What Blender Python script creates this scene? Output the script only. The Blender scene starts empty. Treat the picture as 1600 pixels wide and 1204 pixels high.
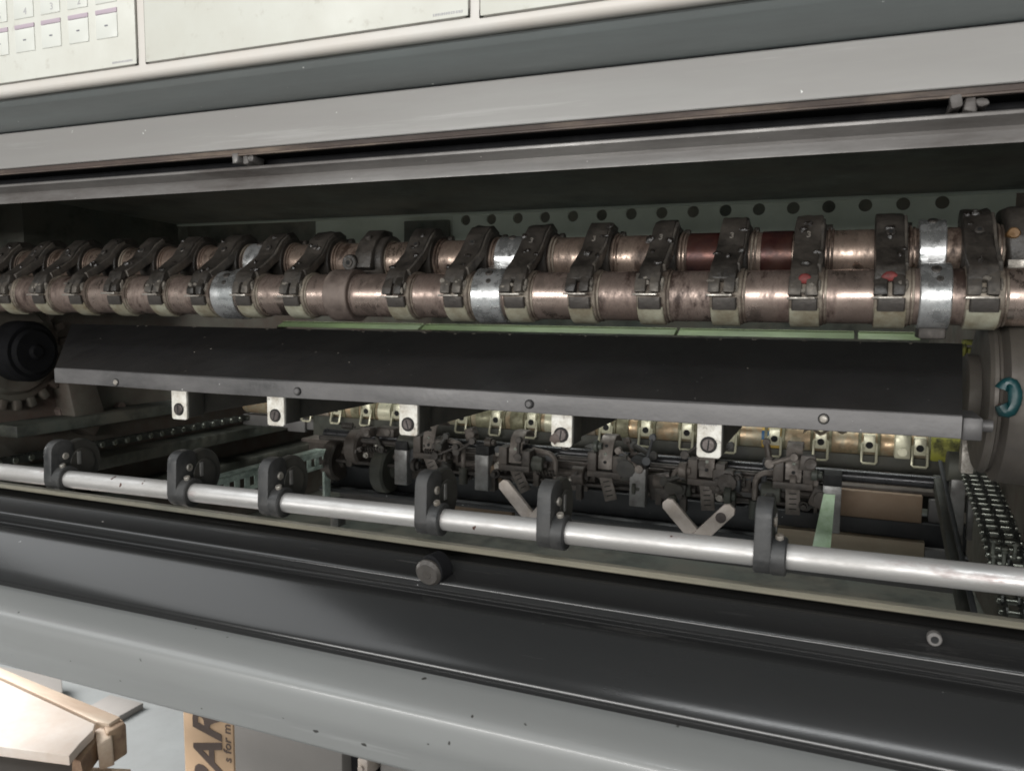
import bpy, bmesh, math, random
import numpy as np
from mathutils import Vector, Matrix, noise as mnoise
random.seed(7)
S = bpy.context.scene
COL = S.collection
R = math.radians
PI = math.pi

# ------------------------------------------------------------------ camera
CAMZ = 1.15
FPX, CX, CY = 1250.0, 800.0, 602.0
_d = np.array([(-2220 - CX) / FPX, -(454 - CY) / FPX, 1.0]); _d /= np.linalg.norm(_d)
_p = R(5.5); _u = np.array([0, math.cos(_p), -math.sin(_p)]); _u -= _d * _u.dot(_d); _u /= np.linalg.norm(_u)
_ex, _ez = -_d, _u
_ey = np.cross(_ez, _ex)
if _ey[2] < 0: _ey = -_ey
CM = np.array([_ex, _ey, _ez])
cam = bpy.data.cameras.new('camera')
cam.sensor_width = 36.0
cam.lens = FPX / 1600 * 36.0
cam.clip_start = 0.02
cam.clip_end = 60
cam.dof.use_dof = True
cam.dof.focus_distance = 0.66
cam.dof.aperture_fstop = 20.0
camo = bpy.data.objects.new('camera', cam)
COL.objects.link(camo)
_r, _up, _bk = CM @ [1, 0, 0], CM @ [0, 1, 0], -(CM @ [0, 0, 1])
camo.matrix_world = Matrix(((_r[0], _up[0], _bk[0], 0), (_r[1], _up[1], _bk[1], 0), (_r[2], _up[2], _bk[2], CAMZ), (0, 0, 0, 1)))
S.camera = camo

# ------------------------------------------------------------------ light of the workshop
W = bpy.data.worlds.new('World'); S.world = W; W.use_nodes = True
W.node_tree.nodes['Background'].inputs[0].default_value = (0.95, 1.0, 0.985, 1)
W.node_tree.nodes['Background'].inputs[1].default_value = 0.29

def area(name, loc, target, sx, sy, power, col=(1, 1, 1)):
    l = bpy.data.lights.new(name, 'AREA'); l.shape = 'RECTANGLE'; l.size = sx; l.size_y = sy
    l.energy = power; l.color = col
    o = bpy.data.objects.new(name, l); COL.objects.link(o)
    o.location = loc
    o.rotation_euler = (Vector(target) - Vector(loc)).to_track_quat('-Z', 'Y').to_euler()
    return o
area('workshop_window', (-0.4, -2.6, CAMZ + 0.28), (-0.3, 0.6, CAMZ), 4.0, 0.45, 100, (1.0, 0.985, 0.96))
area('ceiling_panel', (-2.7, -0.5, CAMZ + 1.9), (-2.3, -0.4, 0), 3.2, 1.8, 42, (0.97, 0.99, 1.0))
area('ceiling_tube', (0.1, -1.3, CAMZ + 1.75), (-0.2, 0.5, CAMZ), 1.4, 0.10, 12, (0.97, 0.99, 1.0))
area('side_fill', (-2.7, 0.9, CAMZ + 0.25), (-0.85, 0.95, CAMZ - 0.7), 0.9, 1.2, 120, (1.0, 0.98, 0.96))  # added lamp at the left that brightens the pallet and floor
area('rear_fill', (-0.35, 1.55, CAMZ + 1.3), (-0.35, 1.3, CAMZ - .1), 1.4, 0.5, 24, (0.97, 1.0, 0.96))  # added lamp above the rear, brightens the green plates and rear shaft

S.view_settings.view_transform = 'Standard'
S.view_settings.look = 'None'
S.view_settings.exposure = 0.0
S.view_settings.gamma = 1.0
S.view_settings.use_curve_mapping = False
S.cycles.filter_width = 1.8
S.cycles.max_bounces = 6
S.cycles.diffuse_bounces = 3
S.cycles.glossy_bounces = 4

# ------------------------------------------------------------------ measuring helpers (camera height is z = 0 here)
def ray(px, py): return CM @ np.array([(px - CX) / FPX, -(py - CY) / FPX, 1.0])
def atY(px, py, Y):
    r = ray(px, py); t = Y / r[1]; return Vector((r[0] * t, Y, r[2] * t + CAMZ))
def atZ(px, py, Z):
    r = ray(px, py); t = (Z - CAMZ) / r[2]; return Vector((r[0] * t, r[1] * t, Z))
def xat(px, Y, Z):
    n = np.cross(ray(px, 0), ray(px, 1204)); return float(-(n[1] * Y + n[2] * (Z - CAMZ)) / n[0])
def q(py, Y, px=800):
    return (Y, atY(px, py, Y).z)
def zq(py, Y, px=800): return atY(px, py, Y).z

# ------------------------------------------------------------------ mesh builder
class MB:
    def __init__(self): self.v = []; self.f = []
    def add(self, verts, faces):
        o = len(self.v); self.v += [tuple(v) for v in verts]; self.f += [tuple(i + o for i in f) for f in faces]; return self
    def from_bm(self, bm):
        bm.verts.index_update()
        self.add([v.co[:] for v in bm.verts], [[v.index for v in f.verts] for f in bm.faces]); bm.free(); return self
    def box(self, x0, x1, y0, y1, z0, z1, bev=0.0006, seg=2, rot=None, piv=None):
        bm = bmesh.new()
        bmesh.ops.create_cube(bm, size=1)
        for v in bm.verts:
            v.co = Vector(((x0 + x1) / 2 + v.co.x * (x1 - x0), (y0 + y1) / 2 + v.co.y * (y1 - y0), (z0 + z1) / 2 + v.co.z * (z1 - z0)))
        if bev: bmesh.ops.bevel(bm, geom=bm.edges[:], offset=bev, segments=seg, profile=0.5, affect='EDGES')
        if rot is not None:
            c = Vector(piv) if piv else Vector(((x0 + x1) / 2, (y0 + y1) / 2, (z0 + z1) / 2))
            for v in bm.verts: v.co = c + rot @ (v.co - c)
        return self.from_bm(bm)
    def prism(self, pts, x0, x1, bev=0.0, seg=2, nx=1):
        """closed outline in (y, z) swept along x"""
        bm = bmesh.new(); n = len(pts)
        rings = []
        for i in range(nx + 1):
            x = x0 + (x1 - x0) * i / nx
            rings.append([bm.verts.new((x, a, b)) for a, b in pts])
        for i in range(nx):
            for k in range(n):
                bm.faces.new((rings[i][k], rings[i][(k + 1) % n], rings[i + 1][(k + 1) % n], rings[i + 1][k]))
        bm.faces.new(rings[0][::-1]); bm.faces.new(rings[-1])
        bmesh.ops.recalc_face_normals(bm, faces=bm.faces[:])
        if bev: bmesh.ops.bevel(bm, geom=bm.edges[:], offset=bev, segments=seg, profile=0.5, affect='EDGES')
        return self.from_bm(bm)
    def ribbon(self, path, th, x0, x1, bev=0.0, seg=1, ths=None, nx=1):
        """strip of thickness th that follows a (y, z) path, x0..x1 wide"""
        L, Rr = [], []
        n = len(path)
        for i, (a, b) in enumerate(path):
            p0 = path[max(0, i - 1)]; p1 = path[min(n - 1, i + 1)]
            dx, dy = p1[0] - p0[0], p1[1] - p0[1]; l = math.hypot(dx, dy) or 1
            h = (ths[i] if ths else th) / 2
            L.append((a - dy / l * h, b + dx / l * h)); Rr.append((a + dy / l * h, b - dx / l * h))
        return self.prism(L + Rr[::-1], x0, x1, bev, seg, nx)
    def lathe(self, prof, cy, cz, seg=40, a0=0.0, a1=2 * PI, axis='x', c=None, jit=0):
        """(x, r) profile turned round an x axis at (cy, cz)"""
        full = abs(a1 - a0 - 2 * PI) < 1e-6
        m = seg if full else seg + 1
        vs, fs = [], []
        for x, r in prof:
            for k in range(m):
                a = a0 + (a1 - a0) * k / seg
                vs.append((x, cy + r * math.cos(a), cz + r * math.sin(a)))
        for i in range(len(prof) - 1):
            for k in range(seg):
                k2 = (k + 1) % m
                fs.append((i * m + k, i * m + k2, (i + 1) * m + k2, (i + 1) * m + k))
        return self.add(vs, fs)
    def ring(self, x0, x1, r0, r1, cy, cz, seg=40, b=0.0006, a0=0.0, a1=2 * PI):
        prof = [(x0, r0), (x0, r1 - b), (x0 + b, r1), (x1 - b, r1), (x1, r1 - b), (x1, r0)]
        if a1 - a0 > 2 * PI - 1e-6: prof.append((x0, r0))
        return self.lathe(prof, cy, cz, seg, a0, a1)
    def cyl(self, p0, p1, r, seg=20, b=0.0004, r2=None):
        p0, p1 = Vector(p0), Vector(p1); ax = (p1 - p0); L = ax.length; ax.normalize()
        s = ax.orthogonal().normalized(); t = ax.cross(s)
        r2 = r if r2 is None else r2
        prof = [(0, 0.0), (0, max(r - b, 0)), (b, r), (L - b, r2), (L, max(r2 - b, 0)), (L, 0.0)]
        vs, fs = [], []
        for h, rr in prof:
            for k in range(seg):
                a = 2 * PI * k / seg
                vs.append(p0 + ax * h + (s * math.cos(a) + t * math.sin(a)) * rr)
        for i in range(len(prof) - 1):
            for k in range(seg):
                fs.append((i * seg + k, i * seg + (k + 1) % seg, (i + 1) * seg + (k + 1) % seg, (i + 1) * seg + k))
        return self.add(vs, fs)
    def tube(self, path, r, seg=10):
        P = [Vector(p) for p in path]; vs, fs = [], []
        nrm = None
        for i, p in enumerate(P):
            t = (P[min(i + 1, len(P) - 1)] - P[max(i - 1, 0)]).normalized()
            nrm = t.orthogonal().normalized() if nrm is None else (nrm - t * nrm.dot(t)).normalized()
            b = t.cross(nrm)
            for k in range(seg):
                a = 2 * PI * k / seg; vs.append(p + (nrm * math.cos(a) + b * math.sin(a)) * r)
        for i in range(len(P) - 1):
            for k in range(seg):
                fs.append((i * seg + k, i * seg + (k + 1) % seg, (i + 1) * seg + (k + 1) % seg, (i + 1) * seg + k))
        fs.append(tuple(range(seg))[::-1]); fs.append(tuple(range((len(P) - 1) * seg, len(P) * seg)))
        return self.add(vs, fs)
    def solid(self, top, th, bev=0.001):
        """slab: top polygon (3d points), thickened downwards"""
        bm = bmesh.new(); n = len(top)
        a = [bm.verts.new(p) for p in top]; b = [bm.verts.new(Vector(p) - Vector((0, 0, th))) for p in top]
        bm.faces.new(a); bm.faces.new(b[::-1])
        for k in range(n): bm.faces.new((a[k], b[k], b[(k + 1) % n], a[(k + 1) % n]))
        bmesh.ops.recalc_face_normals(bm, faces=bm.faces[:])
        if bev: bmesh.ops.bevel(bm, geom=bm.edges[:], offset=bev, segments=2, profile=0.5, affect='EDGES')
        return self.from_bm(bm)
    def jit(self, amp, freq, seed=0.0):
        """knocks a casting out of true: smooth, small displacement"""
        o = Vector((seed * 3.7, seed * 1.9, seed * 5.3))
        self.v = [tuple(Vector(v) + mnoise.noise_vector(Vector(v) * freq + o) * amp) for v in self.v]; return self
    def blob(self, c, rx, ry, rz, seed=0.0, sub=2):
        bm = bmesh.new(); bmesh.ops.create_icosphere(bm, subdivisions=sub, radius=1)
        for v in bm.verts:
            k = 1 + .45 * mnoise.noise(v.co * 1.6 + Vector((seed, seed * 2, 0)))
            v.co = Vector((c[0] + v.co.x * rx * k, c[1] + v.co.y * ry * k, c[2] + v.co.z * rz * k))
        return self.from_bm(bm)
    def shift(self, d):
        self.v = [(a + d[0], b + d[1], c + d[2]) for a, b, c in self.v]; return self
    def xform(self, M):
        self.v = [tuple(M @ Vector(v)) for v in self.v]; return self

def link_mesh(name, mb, mat, parent=None, sharp=35):
    me = bpy.data.meshes.new(name)
    off = Vector((0, 0, 0))
    p = parent
    while p is not None: off = off + p.location; p = p.parent
    me.from_pydata([(a - off.x, b - off.y, c - off.z) for a, b, c in mb.v], [], mb.f)
    me.validate()
    bm = bmesh.new(); bm.from_mesh(me); bmesh.ops.recalc_face_normals(bm, faces=bm.faces[:]); bm.to_mesh(me); bm.free()
    me.shade_smooth(); me.set_sharp_from_angle(angle=R(sharp))
    me.materials.append(mat)
    o = bpy.data.objects.new(name, me); COL.objects.link(o)
    if parent is not None: o.parent = parent
    return o
def tag(o, label, cat, group=None, kind=None):
    if label: o['label'] = label
    if cat: o['category'] = cat
    if group: o['group'] = group
    if kind: o['kind'] = kind
    return o
def thing(name, label, cat, loc, group=None):
    o = bpy.data.objects.new(name, None); COL.objects.link(o); o.location = loc
    o.empty_display_size = 0.02
    return tag(o, label, cat, group)
def dup(o, loc=None, parent=None, label=None):
    c = o.copy(); COL.objects.link(c)
    if parent is not None: c.parent = parent
    if loc is not None: c.location = loc
    if label: c['label'] = label
    for ch in list(o.children): dup(ch, parent=c)
    return c
def rounded_plate(x0, x1, z0, z1, y0, y1, r, b=.0004):
    pts = []
    for cx, cz, a0 in ((x1 - r, z1 - r, 0), (x0 + r, z1 - r, 90), (x0 + r, z0 + r, 180), (x1 - r, z0 + r, 270)):
        for k in range(6):
            a = R(a0 + 18 * k); pts.append((cx + r * math.cos(a), cz + r * math.sin(a)))
    bm = bmesh.new(); f = [bm.verts.new((p, y0, q_)) for p, q_ in pts]; g = [bm.verts.new((p, y1, q_)) for p, q_ in pts]; n = len(pts)
    fa = bm.faces.new(f); bm.faces.new(g[::-1])
    for k in range(n): bm.faces.new((f[k], g[k], g[(k + 1) % n], f[(k + 1) % n]))
    bmesh.ops.recalc_face_normals(bm, faces=bm.faces[:])
    bmesh.ops.bevel(bm, geom=list(fa.edges), offset=b, segments=2, profile=.5, affect='EDGES')
    return MB().from_bm(bm)
def text_mb(s, size, extrude=0.0003, shear=0.0, bold=0.0):
    cu = bpy.data.curves.new('text', 'FONT'); cu.body = s; cu.size = size; cu.extrude = extrude; cu.shear = shear; cu.offset = bold
    cu.align_x = 'CENTER'; cu.align_y = 'CENTER'; cu.resolution_u = 3
    o = bpy.data.objects.new('text', cu); COL.objects.link(o)
    dg = bpy.context.evaluated_depsgraph_get(); dg.update()
    me = bpy.data.meshes.new_from_object(o.evaluated_get(dg))
    mb = MB(); mb.add([v.co[:] for v in me.vertices], [list(p.vertices) for p in me.polygons])
    bpy.data.objects.remove(o); bpy.data.curves.remove(cu); bpy.data.meshes.remove(me)
    return mb

# ------------------------------------------------------------------ materials
def rgb(h):
    c = [int(h[i:i + 2], 16) / 255 for i in (0, 2, 4)]
    return tuple(((x / 12.92) if x <= 0.04045 else ((x + 0.055) / 1.055) ** 2.4) for x in c) + (1,)
def material(name, base, rough=0.5, metal=0.0, var=0.12, vscale=60, stretch=(1, 1, 1),
             dirt=None, dirt_amt=0.0, dirt_scale=25, dirt_rough=0.75, dirt_metal=0.0, dirt_stretch=(1, 1, 1), dirt_soft=0.12,
             spec=0.5, bump=0.05, bscale=300, bstretch=(1, 1, 1), coat=0.0, rvar=0.12, specks=None, speck_amt=0.0, speck_scale=90, trans=0.0, dirt2=None, dirt2_amt=0.3, dirt2_scale=12, dirt2_stretch=(1, 1, 1), dirt2_soft=0.1, dirt2_rough=0.55, dirt2_metal=0.3):
    m = bpy.data.materials.new(name); m.use_nodes = True
    nt = m.node_tree; N = nt.nodes; Lk = nt.links
    B = N['Principled BSDF']
    def node(t, **kw):
        n = N.new(t)
        for k, v in kw.items(): setattr(n, k, v)
        return n
    tc = node('ShaderNodeTexCoord'); oi = node('ShaderNodeObjectInfo')
    def coords(st):
        mp = node('ShaderNodeMapping'); Lk.new(tc.outputs['Object'], mp.inputs['Vector'])
        mp.inputs['Scale'].default_value = st; return mp.outputs['Vector']
    wm = node('ShaderNodeMath', operation='MULTIPLY'); wm.inputs[1].default_value = 37.0
    Lk.new(oi.outputs['Random'], wm.inputs[0])
    def noise(scale, st, detail=6, rgh=0.6, seed=0.0):
        n = node('ShaderNodeTexNoise', noise_dimensions='4D'); n.inputs['Scale'].default_value = scale
        n.inputs['Detail'].default_value = detail; n.inputs['Roughness'].default_value = rgh
        Lk.new(coords(st), n.inputs['Vector'])
        ad = node('ShaderNodeMath', operation='ADD'); ad.inputs[1].default_value = seed; Lk.new(wm.outputs[0], ad.inputs[0])
        Lk.new(ad.outputs[0], n.inputs['W']); return n.outputs['Fac']
    def ramp(fac, a, b, va=0.0, vb=1.0):
        r = node('ShaderNodeMapRange'); r.inputs['From Min'].default_value = a; r.inputs['From Max'].default_value = b
        r.inputs['To Min'].default_value = va; r.inputs['To Max'].default_value = vb; Lk.new(fac, r.inputs['Value']); return r.outputs['Result']
    def mixc(fac, a, b):
        x = node('ShaderNodeMix', data_type='RGBA'); Lk.new(fac, x.inputs['Factor'])
        for s_, v in (('A', a), ('B', b)):
            i = [k for k in x.inputs if k.name == s_ and k.type == 'RGBA'][0]
            if isinstance(v, tuple): i.default_value = v
            else: Lk.new(v, i)
        return [k for k in x.outputs if k.type == 'RGBA'][0]
    def mixf(fac, a, b):
        x = node('ShaderNodeMix', data_type='FLOAT'); Lk.new(fac, x.inputs['Factor'])
        for s_, v in (('A', a), ('B', b)):
            i = [k for k in x.inputs if k.name == s_ and k.type == 'VALUE'][0]
            if isinstance(v, (int, float)): i.default_value = v
            else: Lk.new(v, i)
        return [k for k in x.outputs if k.type == 'VALUE'][0]
    lo = tuple(c * (1 - var) for c in base[:3]) + (1,); hi = tuple(min(1, c * (1 + var)) for c in base[:3]) + (1,)
    n1 = noise(vscale, stretch)
    col = mixc(ramp(n1, 0.3, 0.7), lo, hi)
    rg = ramp(noise(vscale * 1.7, stretch, seed=3.1), 0.3, 0.7, max(0.03, rough - rvar), min(1, rough + rvar))
    mt = metal
    if dirt is not None and dirt_amt > 0:
        c0 = 0.62 - 0.25 * dirt_amt
        dm = ramp(noise(dirt_scale, dirt_stretch, 8, 0.68, 9.7), c0 - dirt_soft / 2, c0 + dirt_soft / 2)
        col = mixc(dm, col, dirt); rg = mixf(dm, rg, dirt_rough); mt = mixf(dm, metal, dirt_metal)
    if dirt2 is not None:
        c0 = 0.62 - 0.25 * dirt2_amt
        dm2 = ramp(noise(dirt2_scale, dirt2_stretch, 9, 0.72, 14.2), c0 - dirt2_soft / 2, c0 + dirt2_soft / 2)
        col = mixc(dm2, col, dirt2); rg = mixf(dm2, rg, dirt2_rough); mt = mixf(dm2, mt, dirt2_metal)
    if specks is not None:
        sm = ramp(noise(speck_scale, (1, 1, 1), 2, 0.5, 21.0), 0.70 - speck_amt * 0.1, 0.715 - speck_amt * 0.1)
        col = mixc(sm, col, specks)
    Lk.new(col, B.inputs['Base Color']); Lk.new(rg, B.inputs['Roughness'])
    if isinstance(mt, (int, float)): B.inputs['Metallic'].default_value = mt
    else: Lk.new(mt, B.inputs['Metallic'])
    B.inputs['Specular IOR Level'].default_value = spec
    if coat: B.inputs['Coat Weight'].default_value = coat; B.inputs['Coat Roughness'].default_value = 0.12
    if trans: B.inputs['Transmission Weight'].default_value = trans
    if bump:
        bp = node('ShaderNodeBump'); bp.inputs['Strength'].default_value = bump; bp.inputs['Distance'].default_value = 0.002
        Lk.new(noise(bscale, bstretch, 5, 0.6, 5.0), bp.inputs['Height']); Lk.new(bp.outputs['Normal'], B.inputs['Normal'])
    return m
X = {}
X['white'] = material('white_cabinet_paint', (0.64, 0.615, 0.575, 1), 0.42, var=0.03, vscale=8, bump=0.02, bscale=150, dirt=(0.62, 0.56, 0.5, 1), dirt_amt=0.25, dirt_scale=9, dirt_rough=0.5, dirt_soft=0.4)
X['sheet'] = material('cream_membrane_foil', (0.64, 0.645, 0.59, 1), 0.36, var=0.03, vscale=6, bump=0.03, bscale=12, dirt=(0.55, 0.535, 0.47, 1), dirt_amt=0.35, dirt_scale=11, dirt_soft=0.5, dirt_rough=0.5, dirt2=(0.50, 0.48, 0.42, 1), dirt2_amt=-0.05, dirt2_scale=60, dirt2_soft=0.12, dirt2_metal=0.0)
X['key'] = material('pale_key_foil', (0.645, 0.65, 0.60, 1), 0.4, var=0.02, vscale=20, bump=0)
X['purple'] = material('purple_key_bar', (0.44, 0.36, 0.41, 1), 0.5, var=0.05, bump=0)
X['print'] = material('grey_print', (0.20, 0.20, 0.22, 1), 0.6, var=0.1, bump=0)
X['printlight'] = material('pale_grey_print', (0.42, 0.41, 0.42, 1), 0.6, var=0.1, bump=0)
X['gap'] = material('dark_seam', (0.16, 0.15, 0.13, 1), 0.8, var=0.2, bump=0)
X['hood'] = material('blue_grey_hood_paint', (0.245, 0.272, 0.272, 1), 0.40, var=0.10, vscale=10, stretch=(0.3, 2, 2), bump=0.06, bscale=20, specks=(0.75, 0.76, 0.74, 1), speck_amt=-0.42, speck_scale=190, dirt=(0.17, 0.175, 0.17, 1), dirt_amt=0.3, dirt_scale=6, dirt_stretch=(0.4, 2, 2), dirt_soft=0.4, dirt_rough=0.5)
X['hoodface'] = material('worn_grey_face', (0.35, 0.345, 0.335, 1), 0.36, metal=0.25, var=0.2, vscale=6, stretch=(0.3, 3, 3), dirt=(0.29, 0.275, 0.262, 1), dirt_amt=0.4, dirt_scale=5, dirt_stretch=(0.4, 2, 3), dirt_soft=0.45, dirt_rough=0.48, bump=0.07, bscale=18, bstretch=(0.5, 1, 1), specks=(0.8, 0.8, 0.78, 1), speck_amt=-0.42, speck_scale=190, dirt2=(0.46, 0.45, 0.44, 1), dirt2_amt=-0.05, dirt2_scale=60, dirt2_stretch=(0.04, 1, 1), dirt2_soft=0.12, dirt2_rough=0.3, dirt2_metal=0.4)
X['rail'] = material('scuffed_steel_rail', (0.27, 0.26, 0.25, 1), 0.27, metal=0.55, var=0.28, vscale=16, stretch=(0.25, 2, 2), dirt=(0.06, 0.05, 0.045, 1), dirt_amt=0.45, dirt_scale=14, dirt_stretch=(0.25, 1, 1), dirt_soft=0.3, bump=0.1, bscale=200, bstretch=(0.2, 1, 1), specks=(0.6, 0.58, 0.55, 1), speck_amt=-0.3, speck_scale=180)
X['rust'] = material('brown_rusty_lip', (0.07, 0.05, 0.042, 1), 0.6, var=0.4, vscale=30, stretch=(0.2, 1, 1), dirt=(0.20, 0.155, 0.12, 1), dirt_amt=0.25, dirt_scale=30, dirt_stretch=(0.2, 1, 1), bump=0.2)
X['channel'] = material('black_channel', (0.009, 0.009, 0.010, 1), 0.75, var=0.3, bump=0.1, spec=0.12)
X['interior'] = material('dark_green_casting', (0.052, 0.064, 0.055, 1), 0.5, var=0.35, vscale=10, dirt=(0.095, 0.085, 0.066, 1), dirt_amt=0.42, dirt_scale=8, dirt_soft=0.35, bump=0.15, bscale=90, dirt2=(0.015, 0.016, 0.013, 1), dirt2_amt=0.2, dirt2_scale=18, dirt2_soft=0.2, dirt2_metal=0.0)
X['sideframe'] = material('greasy_brown_casting', (0.105, 0.102, 0.084, 1), 0.5, var=0.3, vscale=14, dirt=(0.075, 0.048, 0.038, 1), dirt_amt=0.45, dirt_scale=12, dirt_soft=0.3, bump=0.2, bscale=90)
X['perf'] = material('grey_green_plate', (0.42, 0.46, 0.40, 1), 0.5, var=0.08, vscale=10, dirt=(0.29, 0.32, 0.26, 1), dirt_amt=0.35, dirt_scale=7, dirt_soft=0.4, bump=0.03)
X['copper'] = material('worn_copper_plate', (0.62, 0.495, 0.43, 1), 0.20, metal=1.0, var=0.22, vscale=35, stretch=(1, 1.2, 1.2), dirt=(0.13, 0.085, 0.07, 1), dirt_amt=0.26, dirt_scale=16, dirt_rough=0.48, dirt_metal=0.5, dirt_soft=0.35, bump=0.07, bscale=220, bstretch=(6, .4, .4), rvar=0.06, dirt2=(0.05, 0.032, 0.026, 1), dirt2_amt=0.42, dirt2_scale=22, dirt2_stretch=(1.6, .8, .8), dirt2_soft=0.15)
X['copperrear'] = material('dull_copper_plate', (0.60, 0.47, 0.385, 1), 0.19, metal=1.0, var=0.18, vscale=35, dirt=(0.085, 0.05, 0.04, 1), dirt_amt=0.22, dirt_scale=24, dirt_rough=0.5, dirt_metal=0.5, dirt_soft=0.35, bump=0.07, bscale=220, bstretch=(6, .4, .4), rvar=0.06, dirt2=(0.045, 0.028, 0.02, 1), dirt2_amt=0.44, dirt2_scale=24, dirt2_stretch=(1.6, .8, .8), dirt2_soft=0.15)
X['collar'] = material('pale_oxidised_collar', (0.42, 0.37, 0.30, 1), 0.38, metal=0.45, var=0.18, vscale=60, dirt=(0.085, 0.062, 0.048, 1), dirt_amt=0.75, dirt_scale=34, dirt_rough=0.65, dirt_metal=0.2, dirt_soft=0.25, bump=0.12, bscale=200)
X['pad'] = material('pale_gripper_pad', (0.34, 0.335, 0.26, 1), 0.62, var=0.25, vscale=70, dirt=(0.15, 0.12, 0.075, 1), dirt_amt=0.5, dirt_scale=45, dirt_soft=0.3, bump=0.15, bscale=350)
X['darkcollar'] = material('brown_dark_collar', (0.11, 0.085, 0.075, 1), 0.4, metal=0.6, var=0.2, bump=0.06, dirt=(0.26, 0.21, 0.18, 1), dirt_amt=0.3, dirt_scale=30, dirt_soft=0.4)
X['red'] = material('dark_red_ink_film', (0.055, 0.012, 0.012, 1), 0.32, var=0.6, vscale=30, metal=0.5, dirt=(0.14, 0.075, 0.055, 1), dirt_amt=0.4, dirt_scale=20, dirt_rough=0.3, dirt_metal=0.8, dirt_soft=0.3, bump=0.05, dirt2=(0.02, 0.009, 0.009, 1), dirt2_amt=0.3, dirt2_scale=30, dirt2_soft=0.2)
X['redspot'] = material('red_ink_blot', (0.17, 0.03, 0.028, 1), 0.65, var=0.5, vscale=200, bump=0.3, bscale=500)
X['alu'] = material('bright_aluminium', (0.78, 0.79, 0.79, 1), 0.22, metal=0.9, var=0.08, vscale=60, dirt=(0.30, 0.30, 0.30, 1), dirt_amt=0.28, dirt_scale=55, dirt_rough=0.5, dirt_metal=0.5, dirt_soft=0.2, bump=0.06)
X['finger'] = material('oily_black_finger', (0.022, 0.0195, 0.017, 1), 0.42, var=0.4, vscale=60, dirt=(0.07, 0.06, 0.051, 1), dirt_amt=0.30, dirt_scale=45, dirt_rough=0.6, dirt_soft=0.3, bump=0.35, bscale=260)
X['ridge'] = material('worn_finger_edge', (0.15, 0.132, 0.112, 1), 0.45, metal=0.4, var=0.3, vscale=90, dirt=(0.05, 0.045, 0.04, 1), dirt_amt=0.55, dirt_scale=70, dirt_soft=0.25, bump=0.3, bscale=300)
X['steel'] = material('bright_worn_steel', (0.56, 0.53, 0.48, 1), 0.3, metal=0.9, var=0.15, vscale=90, dirt=(0.12, 0.10, 0.08, 1), dirt_amt=0.45, dirt_scale=80, dirt_soft=0.25, bump=0.15, bscale=400)
X['darksteel'] = material('dark_oily_steel', (0.085, 0.075, 0.068, 1), 0.34, metal=0.7, var=0.3, vscale=60, dirt=(0.03, 0.026, 0.022, 1), dirt_amt=0.5, dirt_scale=50, dirt_soft=0.3, bump=0.25, bscale=260)
X['trough'] = material('matt_black_guard', (0.017, 0.017, 0.018, 1), 0.45, spec=0.35, var=0.25, vscale=16, stretch=(1.6, .7, .7), dirt=(0.030, 0.028, 0.027, 1), dirt_amt=0.4, dirt_scale=11, dirt_soft=0.5, dirt_rough=0.58, bump=0.06, bscale=240, specks=(0.22, 0.215, 0.21, 1), speck_amt=-0.33, speck_scale=330)
X['flange'] = material('scuffed_guard_flange', (0.066, 0.064, 0.064, 1), 0.40, metal=0.35, var=0.2, vscale=26, stretch=(0.3, 1, 1.5), dirt=(0.14, 0.132, 0.13, 1), dirt_amt=0.34, dirt_scale=20, dirt_stretch=(0.4, 1, 1), dirt_soft=0.35, dirt_rough=0.5, bump=0.1, bscale=220, specks=(0.5, 0.5, 0.48, 1), speck_amt=-0.2, speck_scale=200)
X['green'] = material('light_green_plate', (0.105, 0.155, 0.052, 1), 0.5, var=0.2, vscale=20, bump=0.03, dirt=(0.06, 0.085, 0.035, 1), dirt_amt=0.45, dirt_scale=14, dirt_stretch=(0.4, 1, 1), dirt_soft=0.4)
X['greenedge'] = material('pale_green_lip', (0.42, 0.50, 0.29, 1), 0.5, var=0.1, bump=0)
X['yellowgreen'] = material('yellow_green_paint', (0.34, 0.34, 0.06, 1), 0.5, var=0.3, vscale=40, dirt=(0.06, 0.06, 0.02, 1), dirt_amt=0.45, dirt_scale=40, bump=0.1)
X['mint'] = material('mint_green_bracket', (0.72, 0.84, 0.75, 1), 0.42, var=0.1, vscale=30, bump=0.04, dirt=(0.12, 0.18, 0.15, 1), dirt_amt=0.25, dirt_scale=50, dirt_soft=0.3)
X['tag'] = material('white_end_tag', (0.74, 0.72, 0.66, 1), 0.45, var=0.06, vscale=80, bump=0.05, dirt=(0.40, 0.35, 0.28, 1), dirt_amt=0.28, dirt_scale=120, dirt_soft=0.3, dirt2=(0.16, 0.13, 0.10, 1), dirt2_amt=0.0, dirt2_scale=110, dirt2_soft=0.1, dirt2_metal=0.0)
X['blackbar'] = material('black_guide_bar', (0.024, 0.024, 0.022, 1), 0.5, var=0.3, bump=0.1, dirt=(0.06, 0.055, 0.045, 1), dirt_amt=0.35, dirt_scale=20, dirt_soft=0.3)
X['screw'] = material('brown_black_screw', (0.10, 0.085, 0.08, 1), 0.4, metal=0.6, var=0.3, vscale=200, bump=0.1)
X['slot'] = material('screw_slot', (0.01, 0.01, 0.01, 1), 0.8, bump=0)
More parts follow.
